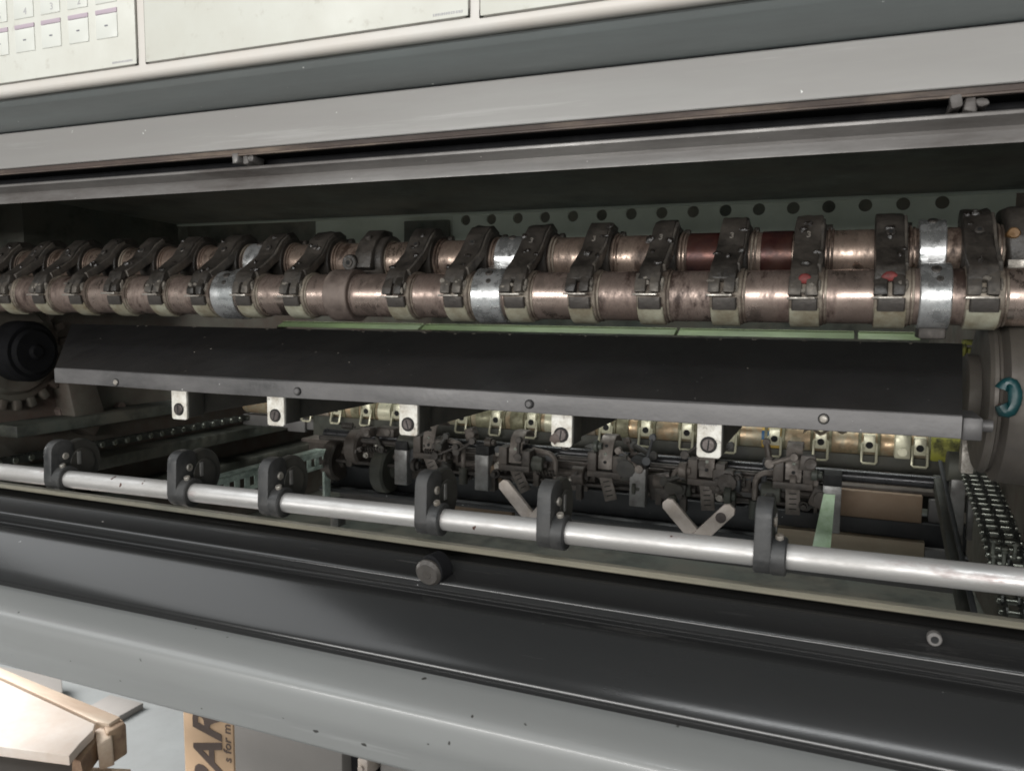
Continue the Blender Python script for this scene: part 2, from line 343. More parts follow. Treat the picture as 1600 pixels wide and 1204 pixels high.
X['tubealu'] = material('satin_aluminium_tube', (0.62, 0.61, 0.60, 1), 0.37, metal=0.72, var=0.1, vscale=40, stretch=(0.3, 1, 1), dirt=(0.36, 0.345, 0.33, 1), dirt_amt=0.4, dirt_scale=30, dirt_stretch=(0.35, 1, 1), dirt_rough=0.6, dirt_metal=0.4, dirt_soft=0.3, bump=0.12, bscale=150, bstretch=(0.4, 1, 1), specks=(0.10, 0.05, 0.04, 1), speck_amt=-0.12, speck_scale=110, dirt2=(0.22, 0.14, 0.13, 1), dirt2_amt=-0.12, dirt2_scale=40, dirt2_stretch=(0.3, 1, 1), dirt2_soft=0.15)
X['clamp'] = material('charcoal_plastic_clamp', (0.023, 0.024, 0.025, 1), 0.40, var=0.3, vscale=50, bump=0.12, bscale=320, dirt=(0.07, 0.068, 0.066, 1), dirt_amt=0.28, dirt_scale=40, dirt_soft=0.35)
X['ledge'] = material('dull_yellowish_ledge', (0.33, 0.30, 0.23, 1), 0.42, metal=0.4, var=0.25, vscale=30, stretch=(0.25, 1, 1), dirt=(0.11, 0.11, 0.09, 1), dirt_amt=0.4, dirt_scale=30, dirt_stretch=(0.25, 1, 1), dirt_soft=0.3, bump=0.15, bscale=260)
X['apron'] = material('gloss_black_apron', (0.012, 0.0125, 0.013, 1), 0.17, var=0.1, vscale=5, stretch=(0.4, 1, 1), dirt=(0.019, 0.018, 0.0175, 1), dirt_amt=0.35, dirt_scale=4, dirt_stretch=(0.5, 2, 2), dirt_soft=0.6, dirt_rough=0.25, bump=0.09, bscale=8, bstretch=(0.7, 1, 1), rvar=0.04, specks=(0.3, 0.3, 0.3, 1), speck_amt=-0.75, speck_scale=260, dirt2=(0.05, 0.048, 0.046, 1), dirt2_amt=-0.12, dirt2_scale=70, dirt2_stretch=(0.05, 1, 1), dirt2_soft=0.1, dirt2_rough=0.35, dirt2_metal=0.0)
X['railgrey'] = material('blue_grey_handrail_paint', (0.235, 0.242, 0.239, 1), 0.30, var=0.05, vscale=9, stretch=(0.4, 1, 1), bump=0.05, bscale=14, rvar=0.05, coat=0.25, specks=(0.035, 0.033, 0.03, 1), speck_amt=-0.12, speck_scale=120, dirt=(0.20, 0.20, 0.195, 1), dirt_amt=0.3, dirt_scale=6, dirt_stretch=(0.4, 1.5, 1.5), dirt_soft=0.5, dirt_rough=0.42, dirt2=(0.30, 0.305, 0.30, 1), dirt2_amt=-0.08, dirt2_scale=70, dirt2_stretch=(0.05, 1, 1), dirt2_soft=0.12, dirt2_rough=0.4, dirt2_metal=0.0)
X['knob'] = material('worn_brown_black_knob', (0.075, 0.068, 0.062, 1), 0.38, metal=0.3, var=0.3, vscale=120, bump=0.1)
X['brown'] = material('black_brown_oily_frame', (0.040, 0.034, 0.029, 1), 0.42, metal=0.3, var=0.4, vscale=30, dirt=(0.12, 0.10, 0.085, 1), dirt_amt=0.36, dirt_scale=30, dirt_soft=0.3, bump=0.3, bscale=160)
X['beam'] = material('black_blue_beam', (0.030, 0.033, 0.037, 1), 0.42, var=0.25, vscale=20, dirt=(0.075, 0.075, 0.075, 1), dirt_amt=0.3, dirt_scale=22, dirt_soft=0.3, bump=0.1, specks=(0.4, 0.4, 0.4, 1), speck_amt=-0.15, speck_scale=150)
X['shaft'] = material('black_round_shaft', (0.04, 0.04, 0.042, 1), 0.3, metal=0.5, var=0.2, bump=0.06)
X['clear'] = material('smoky_plastic_tab', (0.26, 0.26, 0.25, 1), 0.28, metal=0.35, var=0.15, vscale=60, dirt=(0.10, 0.09, 0.085, 1), dirt_amt=0.35, dirt_scale=50, dirt_soft=0.4, bump=0.05)
X['strap'] = material('grey_brown_strap', (0.20, 0.175, 0.155, 1), 0.42, metal=0.4, var=0.2, vscale=70, dirt=(0.075, 0.062, 0.052, 1), dirt_amt=0.4, dirt_scale=60, dirt_soft=0.3, bump=0.12)
X['tan'] = material('tan_board', (0.25, 0.18, 0.12, 1), 0.6, var=0.14, vscale=25, stretch=(0.3, 1, 2), dirt=(0.21, 0.14, 0.09, 1), dirt_amt=0.3, dirt_scale=30, dirt_soft=0.35, bump=0.05)
X['beige'] = material('beige_board', (0.34, 0.285, 0.205, 1), 0.6, var=0.12, vscale=25, stretch=(0.3, 1, 2), dirt=(0.3, 0.24, 0.17, 1), dirt_amt=0.3, dirt_scale=30, dirt_soft=0.35, bump=0.05)
X['greyboard'] = material('grey_board', (0.16, 0.155, 0.15, 1), 0.6, var=0.14, vscale=25, bump=0.05)
X['lever'] = material('pinkish_grey_lever', (0.44, 0.39, 0.355, 1), 0.5, var=0.12, vscale=60, dirt=(0.28, 0.24, 0.2, 1), dirt_amt=0.35, dirt_scale=60, dirt_soft=0.4, bump=0.08)
X['rearclip'] = material('pale_wire_clip', (0.66, 0.64, 0.48, 1), 0.35, metal=0.35, var=0.14, vscale=90, bump=0.05)
X['rearcollar'] = material('greenish_rear_collar', (0.34, 0.33, 0.22, 1), 0.35, metal=0.45, var=0.2, vscale=60, dirt=(0.09, 0.08, 0.04, 1), dirt_amt=0.45, dirt_scale=60, dirt_soft=0.3, bump=0.1)
X['rearcopper'] = material('pale_brassy_shaft', (0.60, 0.42, 0.26, 1), 0.28, metal=0.85, var=0.25, vscale=40, dirt=(0.17, 0.14, 0.08, 1), dirt_amt=0.45, dirt_scale=34, dirt_soft=0.25, bump=0.05, dirt2=(0.42, 0.40, 0.30, 1), dirt2_amt=0.3, dirt2_scale=26, dirt2_soft=0.15, dirt2_metal=0.5)
X['yellow'] = material('yellow_label', (0.62, 0.42, 0.10, 1), 0.5, var=0.1, bump=0)
X['blue'] = material('blue_mark', (0.03, 0.13, 0.28, 1), 0.5, var=0.2, bump=0)
X['teal'] = material('teal_rubber', (0.004, 0.036, 0.040, 1), 0.4, var=0.25, vscale=80, bump=0.15)
X['cam'] = material('brushed_cam_disc', (0.125, 0.112, 0.102, 1), 0.4, metal=0.6, var=0.2, vscale=20, stretch=(3, 1, 1), dirt=(0.07, 0.06, 0.045, 1), dirt_amt=0.5, dirt_scale=18, dirt_soft=0.4, bump=0.1, bscale=200)
X['chain'] = material('oily_chain_steel', (0.05, 0.052, 0.047, 1), 0.4, metal=0.5, var=0.3, vscale=90, bump=0.2)
X['pin'] = material('shiny_chain_pin', (0.22, 0.23, 0.20, 1), 0.3, metal=0.9, var=0.1, bump=0)
X['brass'] = material('amber_screw', (0.13, 0.068, 0.022, 1), 0.55, metal=0.3, var=0.2, bump=0.1)
X['strip'] = material('pale_green_plastic_strip', (0.48, 0.60, 0.46, 1), 0.3, var=0.12, vscale=60, dirt=(0.16, 0.26, 0.12, 1), dirt_amt=0.35, dirt_scale=40, dirt_soft=0.35, bump=0.05)
X['wood'] = material('raw_pallet_wood', (0.62, 0.51, 0.40, 1), 0.7, var=0.12, vscale=18, stretch=(0.25, 2, 2), dirt=(0.44, 0.30, 0.21, 1), dirt_amt=0.25, dirt_scale=14, dirt_stretch=(0.3, 2, 2), dirt_soft=0.35, bump=0.2, bscale=60, bstretch=(0.2, 2, 2))
X['ply'] = material('pale_plywood_sheet', (0.78, 0.71, 0.65, 1), 0.65, var=0.05, vscale=14, stretch=(0.3, 2, 2), dirt=(0.60, 0.46, 0.36, 1), dirt_amt=0.15, dirt_scale=9, dirt_soft=0.4, bump=0.1, bscale=60)
X['woodend'] = material('brown_wood_block', (0.36, 0.255, 0.165, 1), 0.75, var=0.2, vscale=40, dirt=(0.17, 0.10, 0.07, 1), dirt_amt=0.35, dirt_scale=30, dirt_soft=0.3, bump=0.3, bscale=120)
X['card'] = material('brown_cardboard', (0.52, 0.36, 0.23, 1), 0.75, var=0.05, vscale=30, bump=0.05)
X['cardprint'] = material('dark_brown_print', (0.085, 0.06, 0.05, 1), 0.7, var=0.1, bump=0)
X['floor'] = material('pale_grey_floor', (0.165, 0.175, 0.175, 1), 0.55, var=0.06, vscale=4, bump=0.03, bscale=50, dirt=(0.13, 0.135, 0.135, 1), dirt_amt=0.35, dirt_scale=5, dirt_soft=0.4)
X['greybox'] = material('taupe_grey_box', (0.17, 0.16, 0.15, 1), 0.6, var=0.05, vscale=10, bump=0.03)

X['residue'] = material('crusty_paper_dust', (0.26, 0.235, 0.20, 1), 0.8, var=0.35, vscale=200, dirt=(0.08, 0.07, 0.06, 1), dirt_amt=0.45, dirt_scale=160, dirt_soft=0.2, bump=0.4, bscale=600)
X['grease'] = material('black_grease', (0.016, 0.013, 0.011, 1), 0.3, var=0.4, vscale=120, bump=0.3, bscale=400)
ORD = ['first', 'second', 'third', 'fourth', 'fifth', 'sixth', 'seventh', 'eighth', 'ninth', 'tenth', 'eleventh', 'twelfth', 'thirteenth', 'fourteenth', 'fifteenth', 'sixteenth', 'seventeenth', 'eighteenth', 'nineteenth', 'twentieth']
XL, XR = -1.9, 0.75

# ================================================================== floor
fl = link_mesh('floor', MB().add([(-6, -4, 0), (4, -4, 0), (4, 6, 0), (-6, 6, 0)], [(0, 1, 2, 3)]), X['floor'])
fl['kind'] = 'structure'

# ================================================================== white control cabinet
YP = 0.45
z0 = zq(30, YP)
cab = thing('control_cabinet', 'cream white control cabinet with membrane key panels above the grey hood', 'cabinet', (0, YP, z0))
link_mesh('cabinet_body', MB().prism([(YP, CAMZ + 0.62), (YP, z0), (YP + 0.0006, zq(36, YP + .0006)), (YP + .0025, zq(42.5, YP + .0025)), (YP + 0.0055, zq(46, YP + .0055)), (YP + 0.009, zq(48.5, YP + .009)), (0.95, zq(48.5, YP + .009)), (0.95, CAMZ + 0.62)], XL, XR), X['white'], cab, 60)
ZB = lambda px, py: atY(px, py, YP).z
edges = [(-900, 215, 98.5), (228, 733, 28), (752, 2400, 19)]
zrow = [zq(132, YP, 0), zq(74, YP, 400), zq(19.5, YP, 800)]
for i, (a, b, _) in enumerate(edges):
    x0, x1 = xat(a, YP, zrow[i] + .03), xat(b, YP, zrow[i] + .01)
    if i == 0: x0 = XL + .05
    if i == 2: x1 = XR - .05
    zb = zrow[i]
    sh = link_mesh('key_panel' if i == 0 else 'cover_panel', MB().box(x0, x1, YP - 0.0016, YP - 0.0002, zb, CAMZ + 0.60, 0.0005), X['sheet'], cab)
    link_mesh('seam', MB().box(x0 - .0007, x1 + .0007, YP - 0.0009, YP + .001, zb - .0009, zb + .004, 0).box(x1 - .002, x1 + .0008, YP - 0.0009, YP + .001, zb - .0008, CAMZ + 0.60, 0).box(x0 - .0008, x0 + .002, YP - 0.0009, YP + .001, zb - .0008, CAMZ + 0.60, 0), X['gap'], sh)
    if i < 2:
        # a row of small print in the corner of the sheet
        pm = MB()
        xx = x1 - 0.0235
        while xx < x1 - 0.003:
            w = random.uniform(.0006, .0014); pm.box(xx, xx + w, YP - .0018, YP - .0015, zb + .0022, zb + .0036, 0); xx += w + random.uniform(.0004, .0008)
        link_mesh('small_print', pm, X['printlight'], sh)
    if i == 0:
        keypanel = sh
# keys with purple bars and minus signs, and the numbered keys above them
kz = []
for (xa, xb, yt, yb) in [(153, 186, 24, 60), (110, 141, 31, 69), (68, 98, 39, 76), (27, 57, 46, 83), (-12, 16, 53, 90), (-50, -23, 60, 96)]:
    za, zb = zq((yt), YP, (xa + xb) / 2), zq(yb, YP, (xa + xb) / 2)
    kz.append((xat(xa, YP, za), xat(xb, YP, za), za, zb))
ktop = sum(k[2] for k in kz[:4]) / 4; kbot = sum(k[3] for k in kz[:4]) / 4
for i in range(14):
    if i < len(kz): x0, x1 = kz[i][0], kz[i][1]
    else:
        st = (kz[0][0] - kz[4][0]) / 4; x0 = kz[4][0] - st * (i - 4); x1 = x0 + (kz[0][1] - kz[0][0])
    k = link_mesh('minus_key', MB().box(x0, x1, YP - .0023, YP - .0014, kbot, ktop, .0003), X['key'], keypanel)
    h = ktop - kbot
    k2 = link_mesh('number_key', MB().box(x0, x1, YP - .0023, YP - .0014, ktop + h * .45, ktop + h * 1.45, .0003), X['key'], keypanel)
    link_mesh('purple_bar', MB().box(x0, x1, YP - .0024, YP - .0014, ktop + .0002, ktop + h * .2, .0003), X['purple'], keypanel)
    cx = (x0 + x1) / 2
    mi = MB().box(cx - h * .09, cx + h * .09, YP - .0026, YP - .0022, kbot + h * .48, kbot + h * .535, 0)
    mi.f = mi.f; link_mesh('minus_sign', mi, X['print'], keypanel)
    if i >= 1:
        tm = text_mb(str(i + 1), h * .42, .0001)
        tm.xform(Matrix.Translation((cx + h * .12, YP - .0024, ktop + h * .72)) @ Matrix.Rotation(PI / 2, 4, 'X'))
        link_mesh('number', tm, X['printlight'], keypanel)

# ================================================================== grey hood under the cabinet
hood = thing('grey_hood', 'grey painted hood with a rusty lip and a scuffed steel rail under the white cabinet', 'hood', (0, .5, zq(196, .505)))
zA = zq(47.2, YP + .0085)
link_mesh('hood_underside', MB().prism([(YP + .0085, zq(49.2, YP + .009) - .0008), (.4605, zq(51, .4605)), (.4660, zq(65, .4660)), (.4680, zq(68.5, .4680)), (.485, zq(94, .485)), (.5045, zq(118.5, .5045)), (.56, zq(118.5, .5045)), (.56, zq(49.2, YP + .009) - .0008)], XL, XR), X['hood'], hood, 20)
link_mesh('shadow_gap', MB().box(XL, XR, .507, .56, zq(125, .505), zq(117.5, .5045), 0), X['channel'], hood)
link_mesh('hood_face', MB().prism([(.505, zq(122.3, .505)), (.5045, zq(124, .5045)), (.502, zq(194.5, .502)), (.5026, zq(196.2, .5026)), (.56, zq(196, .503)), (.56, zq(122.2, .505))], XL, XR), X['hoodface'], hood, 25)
link_mesh('rusty_lip', MB().prism([(.505, zq(196.2, .5026) - .0002), (.5055, zq(205, .5055)), (.5035, zq(206.2, .5035)), (.5035, zq(208.6, .5035)), (.5075, zq(208.6, .5035)), (.5075, zq(196.2, .5026) - .0002)], XL, XR), X['rust'], hood, 25)
link_mesh('channel', MB().prism([(.508, zq(196.2, .5026) - .0004), (.508, zq(208.2, .5035)), (.525, zq(208.2, .5035)), (.525, zq(240, .51)), (.54, zq(240, .51)), (.54, zq(196.2, .5026) - .0004)], XL, XR), X['channel'], hood)
link_mesh('steel_rail', MB().prism([(.524, zq(229, .51)), (.5075, zq(229, .5075)), (.5030, zq(229.3, .5030)), (.502, zq(230.6, .502)), (.502, zq(234.5, .502)), (.5040, zq(237, .5040)), (.5100, zq(249, .5100)), (.5085, zq(259, .5085)), (.5055, zq(267.5, .5055)), (.5055, zq(270.3, .5055)), (.5075, zq(270.3, .5068)), (.509, zq(266, .5085)), (.5245, zq(236, .512))], XL, XR), X['rail'], hood, 40)
for px in (380, 1506):
    py = 248 if px < 900 else 160
    c = atY(px, py, .508)
    mm = MB().box(c.x - .007, c.x - .001, .503, .524, c.z - .0035, c.z + .0035, .0012).box(c.x + .0005, c.x + .0065, .506, .524, c.z - .005, c.z + .0025, .0012).cyl((c.x + .009, .506, c.z - .001), (c.x + .009, .52, c.z - .001), .0028, 10)
    link_mesh('clip', mm.jit(.0015, 200, px), X['rail'], hood)

# ================================================================== dark interior of the press
zi = zq(350, .9)
inner = thing('inner_hood_plate', 'dark green black inner hood plate behind the rail above the shafts', 'plate', (0, .8, zq(330, .95)))
zlip = zq(330, .98)
link_mesh('sloped_plate', MB().prism([(.56, zq(180, .56)), (.985, zlip), (.985, zlip + .006), (.56, zq(180, .56) + .006)], XL, XR), X['interior'], inner)
link_mesh('lip', MB().box(xat(280, .98, zlip), XR, .974, .984, zlip - .0022, zlip + .002, .0006), X['perf'], inner)
link_mesh('left_cheek', MB().prism([(.72, zq(200, .72)), (.98, zlip - .001), (.98, zq(420, 1.0)), (.72, zq(420, .72))], -1.30, xat(255, .95, zlip)), X['interior'], inner)

# perforated plate: real round holes
def holed_plate(mb, x0, x1, z0, z1, y0, th, holes, n=20):
    """front and back skins with round openings; holes = sorted [(x, z, r)] in one row"""
    cells = []
    xs = [x0] + [(holes[i][0] + holes[i + 1][0]) / 2 for i in range(len(holes) - 1)] + [x1]
    for i, (hx, hz, r) in enumerate(holes):
        a, b = xs[i], xs[i + 1]
        front, back = [], []
        ring_in, ring_out = [], []
        for k in range(n):
            t = 2 * PI * (k + .5) / n
            c, s = math.cos(t), math.sin(t)
            ring_in.append((hx + r * c, hz + r * s))
            sx = (b - hx) / c if c > 1e-9 else ((a - hx) / c if c < -1e-9 else 1e9)
            sz = (z1 - hz) / s if s > 1e-9 else ((z0 - hz) / s if s < -1e-9 else 1e9)
            m = min(sx, sz); ring_out.append((hx + m * c, hz + m * s))
        # corners
        vs = []; fs = []
        def rr(pts, y): 
            o = len(vs); vs.extend([(p[0], y, p[1]) for p in pts]); return o
        oi, oo = rr(ring_in, y0), rr(ring_out, y0); bi = rr(ring_in, y0 + th)
        corners = [(b, z1), (a, z1), (a, z0), (b, z0)]; oc = rr(corners, y0)
        for k in range(n):
            k2 = (k + 1) % n
            p, qq = ring_out[k], ring_out[k2]
            ci = None
            for j, cc in enumerate(corners):
                on1 = (abs(p[0] - cc[0]) < 1e-9 or abs(p[1] - cc[1]) < 1e-9); on2 = (abs(qq[0] - cc[0]) < 1e-9 or abs(qq[1] - cc[1]) < 1e-9)
                if on1 and on2 and not (abs(p[0] - qq[0]) < 1e-9 or abs(p[1] - qq[1]) < 1e-9): ci = j
            f = [oi + k, oo + k] + ([oc + ci] if ci is not None else []) + [oo + k2, oi + k2]
            fs.append(f); fs.append([oi + k2, bi + k2, bi + k, oi + k])
        mb.add(vs, fs)
    return mb
YPL = 1.0
hz = CAMZ + atY(1100, 330, YPL).z - CAMZ
holes = [(0.091 - 0.0385 * k, hz, 0.0072) for k in range(16)][::-1]
pz0, pz1 = hz - .075, zlip + .004
plate = thing('perforated_plate', 'grey green plate with a row of sixteen round holes behind the upper shaft', 'plate', (0, YPL, pz0))
pm = MB(); holed_plate(pm, holes[0][0] - .02, .16, pz0, pz1, YPL, .004, holes)
link_mesh('holed_sheet', pm, X['perf'], plate)
xh = holes[0][0] - .0215
link_mesh('plain_sheet', MB().box(-.735, xh, YPL + .002, YPL + .006, pz0, pz1, .0004), X['perf'], plate)
link_mesh('upright_bracket', MB().box(xh - .07, xh - .001, YPL - .010, YPL + .001, pz0, pz1 - .010, .002), X['interior'], plate)
bk = tag(link_mesh('back_plate', MB().box(-1.3, .4, 1.92, 1.95, CAMZ - .42, CAMZ + .02, 0).box(-1.3, .4, 1.06, 1.08, CAMZ + .07, CAMZ + .42, 0), X['interior']), 'dark back plates of the press interior, upper one added to darken the holes', 'plate')  # upper box is a dark backing added so the plate holes look black
# pale green plates seen between the lower shaft and the black guard
gy = 1.30
gz1, gz0 = zq(508.5, gy), zq(518, gy - .02)
for i, (a, b) in enumerate([(336, 660), (665, 1057), (1062, 1335), (1341, 1437)]):
    x0, x1 = xat(a, gy, gz1), xat(b, gy, gz1)
    w = ['far left, longest run', 'second from the left', 'third from the left', 'short one at the right end'][i]
    t = thing('green_plate', 'light green plate in the slot under the copper shafts, ' + w, 'plate', ((x0 + x1) / 2, gy, gz0), 'green plates in the slot')
    link_mesh('plate_face', MB().prism([(gy, gz1 - .001), (gy - .02, gz0), (gy + .012, gz0), (gy + .012, gz1 - .001)], x0, x1, .0006), X['green'], t)
    link_mesh('plate_lip', MB().box(x0 + .001, x1 - .001, gy - .001, gy + .006, gz1 - .001, gz1 + .0006, .0003), X['greenedge'], t)
dp = tag(link_mesh('dark_backdrop', MB().box(-1.3, .4, .98, 1.92, CAMZ - .412, CAMZ - .40, 0), X['interior']), 'dark pan added to darken the gap below the cross frame', 'backdrop')  # dark sheet added so the pale floor does not show through the gap

# ================================================================== the two copper shafts
FY, FZ, FR = .655, CAMZ + .0088, .0202
RY, RZ, RR = .700, CAMZ + .0425, .0196
NF = 19
FX = [0.086 - 0.058 * k for k in range(NF)]
sx0, sx1 = -1.09, .20
fs = thing('lower_copper_shaft', 'thick copper coloured lower shaft with pale gripper pads above the black guard', 'shaft', ((sx0 + sx1) / 2, FY, FZ - FR))
link_mesh('shaft', MB().lathe([(sx0, 0.0), (sx0, FR)] + [(sx0 + (sx1 - sx0) * i / 60, FR) for i in range(1, 60)] + [(sx1, FR), (sx1, 0)], FY, FZ, 56), X['copper'], fs)
pc0 = None
for k, x in enumerate(FX):
    if k == 9: continue
    c = link_mesh('pad_collar', MB().ring(x - .0105, x + .0135, FR - .002, FR + .0018, FY, FZ, 48, .0008).ring(x + .0140, x + .0158, FR - .002, FR + .0008, FY, FZ, 48, .0003), X['collar'], fs)
    # pale pad below the gripper tip, wrapped on the collar (angles measured towards the viewer and down)
    link_mesh('pad', MB().ring(x - .0098, x + .0112, FR, FR + .0032, FY, FZ, 16, .0006, R(203), R(268)), X['pad'], c)
    link_mesh('pad_block', MB().ring(x - .0082, x + .0098, FR, FR + .0052, FY, FZ, 10, .0008, R(183), R(205)), X['darksteel'], c)
x = FX[9] - .008
link_mesh('wide_collar', MB().ring(x - .013, x + .013, FR - .002, FR + .0045, FY, FZ, 56, .0008).ring(x + .014, x + .0155, FR - .002, FR + .0005, FY, FZ, 48, .0003), X['darkcollar'], fs)

rs = thing('upper_copper_shaft', 'copper coloured upper shaft carrying the black gripper fingers', 'shaft', ((sx0 + sx1) / 2, RY, RZ - RR))
link_mesh('shaft', MB().lathe([(sx0, 0.0), (sx0, RR)] + [(sx0 + (sx1 - sx0) * i / 60, RR) for i in range(1, 60)] + [(sx1, RR), (sx1, 0)], RY, RZ, 56), X['copperrear'], rs)
for k, x in enumerate(FX):
    c = link_mesh('spacer_ring', MB().ring(x + .0135, x + .0155, RR - .002, RR + .0022, RY, RZ, 48, .0004).ring(x + .0165, x + .0182, RR - .002, RR + .0012, RY, RZ, 48, .0003), X['copperrear'] if k % 3 else X['collar'], rs)
for a, b in ((FX[4] + .020, FX[3] - .0125), (FX[3] + .0215, FX[2] - .0125)):
    o = link_mesh('red_sleeve', MB().ring(a, b, RR - .002, RR + .0007, RY, RZ, 56, .0004), X['red'], rs)
    o['label'] = 'shaft sleeve stained dark red with ink'

# ---- gripper fingers
def finger_mesh(width=.0195):
    pass
arm_path = [(RY + .012, RZ + RR + .0055), (RY + .002, RZ + RR + .0085), (RY - .008, RZ + RR + .0062), (RY - .018, RZ + RR - .0015), (RY - .030, RZ + .0035), (FY - .0035, RZ - .0085), (FY - .0155, FZ + .0195), (FY - .0215, FZ + .0105)]
arm_th = [.006, .0085, .010, .0105, .0105, .0095, .0080, .0055]
WX = .0098
def build_finger(x, label, mark):
    t = thing('gripper_finger', label, 'gripper finger', (x, RY, RZ), 'black gripper fingers on the upper shaft')
    link_mesh('clamp_ring', MB().ring(x - WX, x + WX + .0025, RR - .001, RR + .0058, RY, RZ, 40, .001), X['finger'], t)
    sd = x * 91.0
    lum = random.uniform(-.0010, .0012)
    wl, wr = x - WX + random.uniform(-.0012, .0008), x + WX + random.uniform(-.001, .001)
    ap_ = [(a + (lum if 2 < i_ < 7 else 0) + random.uniform(-.0004, .0004), b + random.uniform(-.0005, .0005)) for i_, (a, b) in enumerate(arm_path)]
    link_mesh('arm', MB().ribbon(ap_, .009, wl, wr, .0013, 2, [h * random.uniform(.93, 1.08) for h in arm_th], nx=5).jit(.0011, 130, sd), X['finger'], t)
    rs_ = MB(); gs_ = MB()
    for _k in range(random.randint(3, 6)):
        rs_.blob((x + random.uniform(-WX, WX), FY - random.uniform(.0215, .0262), FZ + random.uniform(.001, .013)), random.uniform(.001, .0034), .0014, random.uniform(.001, .0028), random.random() * 9)
    rs_.blob((x + WX + .0005, FY - .020, FZ + .008), .0016, .003, .0055, sd)
    link_mesh('dust_crust', rs_, X['residue'], t)['kind'] = 'stuff'
    for _k in range(4):
        f_ = random.uniform(.1, .9); i_ = random.randint(2, 5)
        a_ = arm_path[i_]; b_ = arm_path[i_ + 1]
        gs_.blob((x + random.uniform(-WX, WX), a_[0] + (b_[0] - a_[0]) * f_ - .0038, a_[1] + (b_[1] - a_[1]) * f_ + .0034), random.uniform(.0015, .004), .0016, random.uniform(.0015, .0035), random.random() * 9)
    link_mesh('grease_lump', gs_, X['grease'], t)['kind'] = 'stuff'
    rp = [(a + .0012, b + .0012) for a, b in arm_path[2:7]]
    link_mesh('edge_rib', MB().ribbon(rp, .009, x + WX - .0014, x + WX + .0016, .0007, 1, [.006, .0075, .0085, .0085, .007], nx=1).jit(.0010, 160, x * 77), X['ridge'], t)
    tip = MB()
    tip.ribbon([(FY - .0185, FZ + .0155), (FY - .0242, FZ + .0065), (FY - .0252, FZ + .0012)], .005, x - WX - .001, x - .0018, .0009, 2)
    tip.ribbon([(FY - .0185, FZ + .0155), (FY - .0245, FZ + .0075), (FY - .0256, FZ + .0012)], .0055, x + .0015, x + WX - .0005, .0009, 2)
    link_mesh('tip_jaw', tip.jit(.0009, 200, x * 50), X['ridge'] if random.random() < .6 else X['finger'], t)
    link_mesh('tip_blade', MB().box(x - WX - .0018, x + WX - .002, FY - .0292, FY - .021, FZ - .0012, FZ + .0004, .0004), X['steel'], t)
    link_mesh('clamp_lug', MB().box(x - WX + .002, x + WX + .001, RY + .006, RY + .026, RZ + RR - .002, RZ + RR + .0055, .0015).cyl((x + .012, RY + .016, RZ + RR + .002), (x + .0165, RY + .016, RZ + RR + .002), .004, 12), X['finger'], t)
    # bolt in the groove of the arm's shoulder
    n = Vector((0, -.77, .635)).normalized(); p = Vector((x, RY - .0279, RZ + RR - .0048))
    if mark:
        tm = text_mb('3', .0085, .0003)
        zax = n; xax = Vector((1, 0, 0)); yax = zax.cross(xax)
        Mx = Matrix(((xax.x, yax.x, zax.x, p.x), (xax.y, yax.y, zax.y, p.y), (xax.z, yax.z, zax.z, p.z), (0, 0, 0, 1)))
        link_mesh('number', tm.xform(Mx), X['steel'], t)
    else:
        s_ = link_mesh('bolt', MB().cyl(p - n * .004, p + n * .0012, .0034, 14, .0005), X['darksteel'], t)
        link_mesh('socket', MB().cyl(p - n * .001, p + n * .00135, .0016, 6, .0001), X['slot'], s_)
    return t
marks = {2, 3, 4, 5, 6}
proto = {}; fingers = {}
for k, x in enumerate(FX):
    if k == 9: continue
    if k == 0: lab = 'black gripper finger at the right end, amber screw and red dot on it'
    elif k == 1: lab = 'greyish gripper finger with a red ink blot, between pale band and second finger'
    else: lab = 'black gripper finger, %s from the right end of the copper shafts' % ORD[k]
    mk = k in marks
    t = build_finger(x, lab, mk)
    fingers[k] = t
for k, t in fingers.items():
    if k in (1, 2, 0):
        yy = FY - .0215 if k else RY - .034
        pp = atY({2: 1258, 1: 1390, 0: 1538}[k], {2: 433, 1: 430, 0: 411}[k], yy)
        bm = bmesh.new(); bmesh.ops.create_icosphere(bm, subdivisions=3, radius=1)
        for v in bm.verts:
            w = 1 + .12 * math.sin(v.co.x * 2.3 + k) + .1 * math.cos(v.co.z * 3 + k)
            v.co = Vector((pp.x + v.co.x * .0058 * w * (1 if k else .5), pp.y + v.co.y * .0022, pp.z + v.co.z * .0034 * w * (1 if k else .7)))
        link_mesh('red_blot', MB().from_bm(bm), X['redspot'], t)
    if k == 0:
        for py, r_, mt in ((357, .0038, 'brass'), (380, .0022, 'steel'), (390, .002, 'steel'), (341, .0018, 'steel')):
            pp = atY(1537, py, RY - .012 - (py - 340) * .0003)
            link_mesh('amber_screw' if mt == 'brass' else 'rivet', MB().cyl(pp + Vector((0, .006, -.004)), pp + Vector((0, -.003, .002)), r_, 14, .0006), X[mt], t)
    t.rotation_euler = (R(random.uniform(-1.5, 1.2)), 0, R(random.uniform(-1.2, 1.2)))

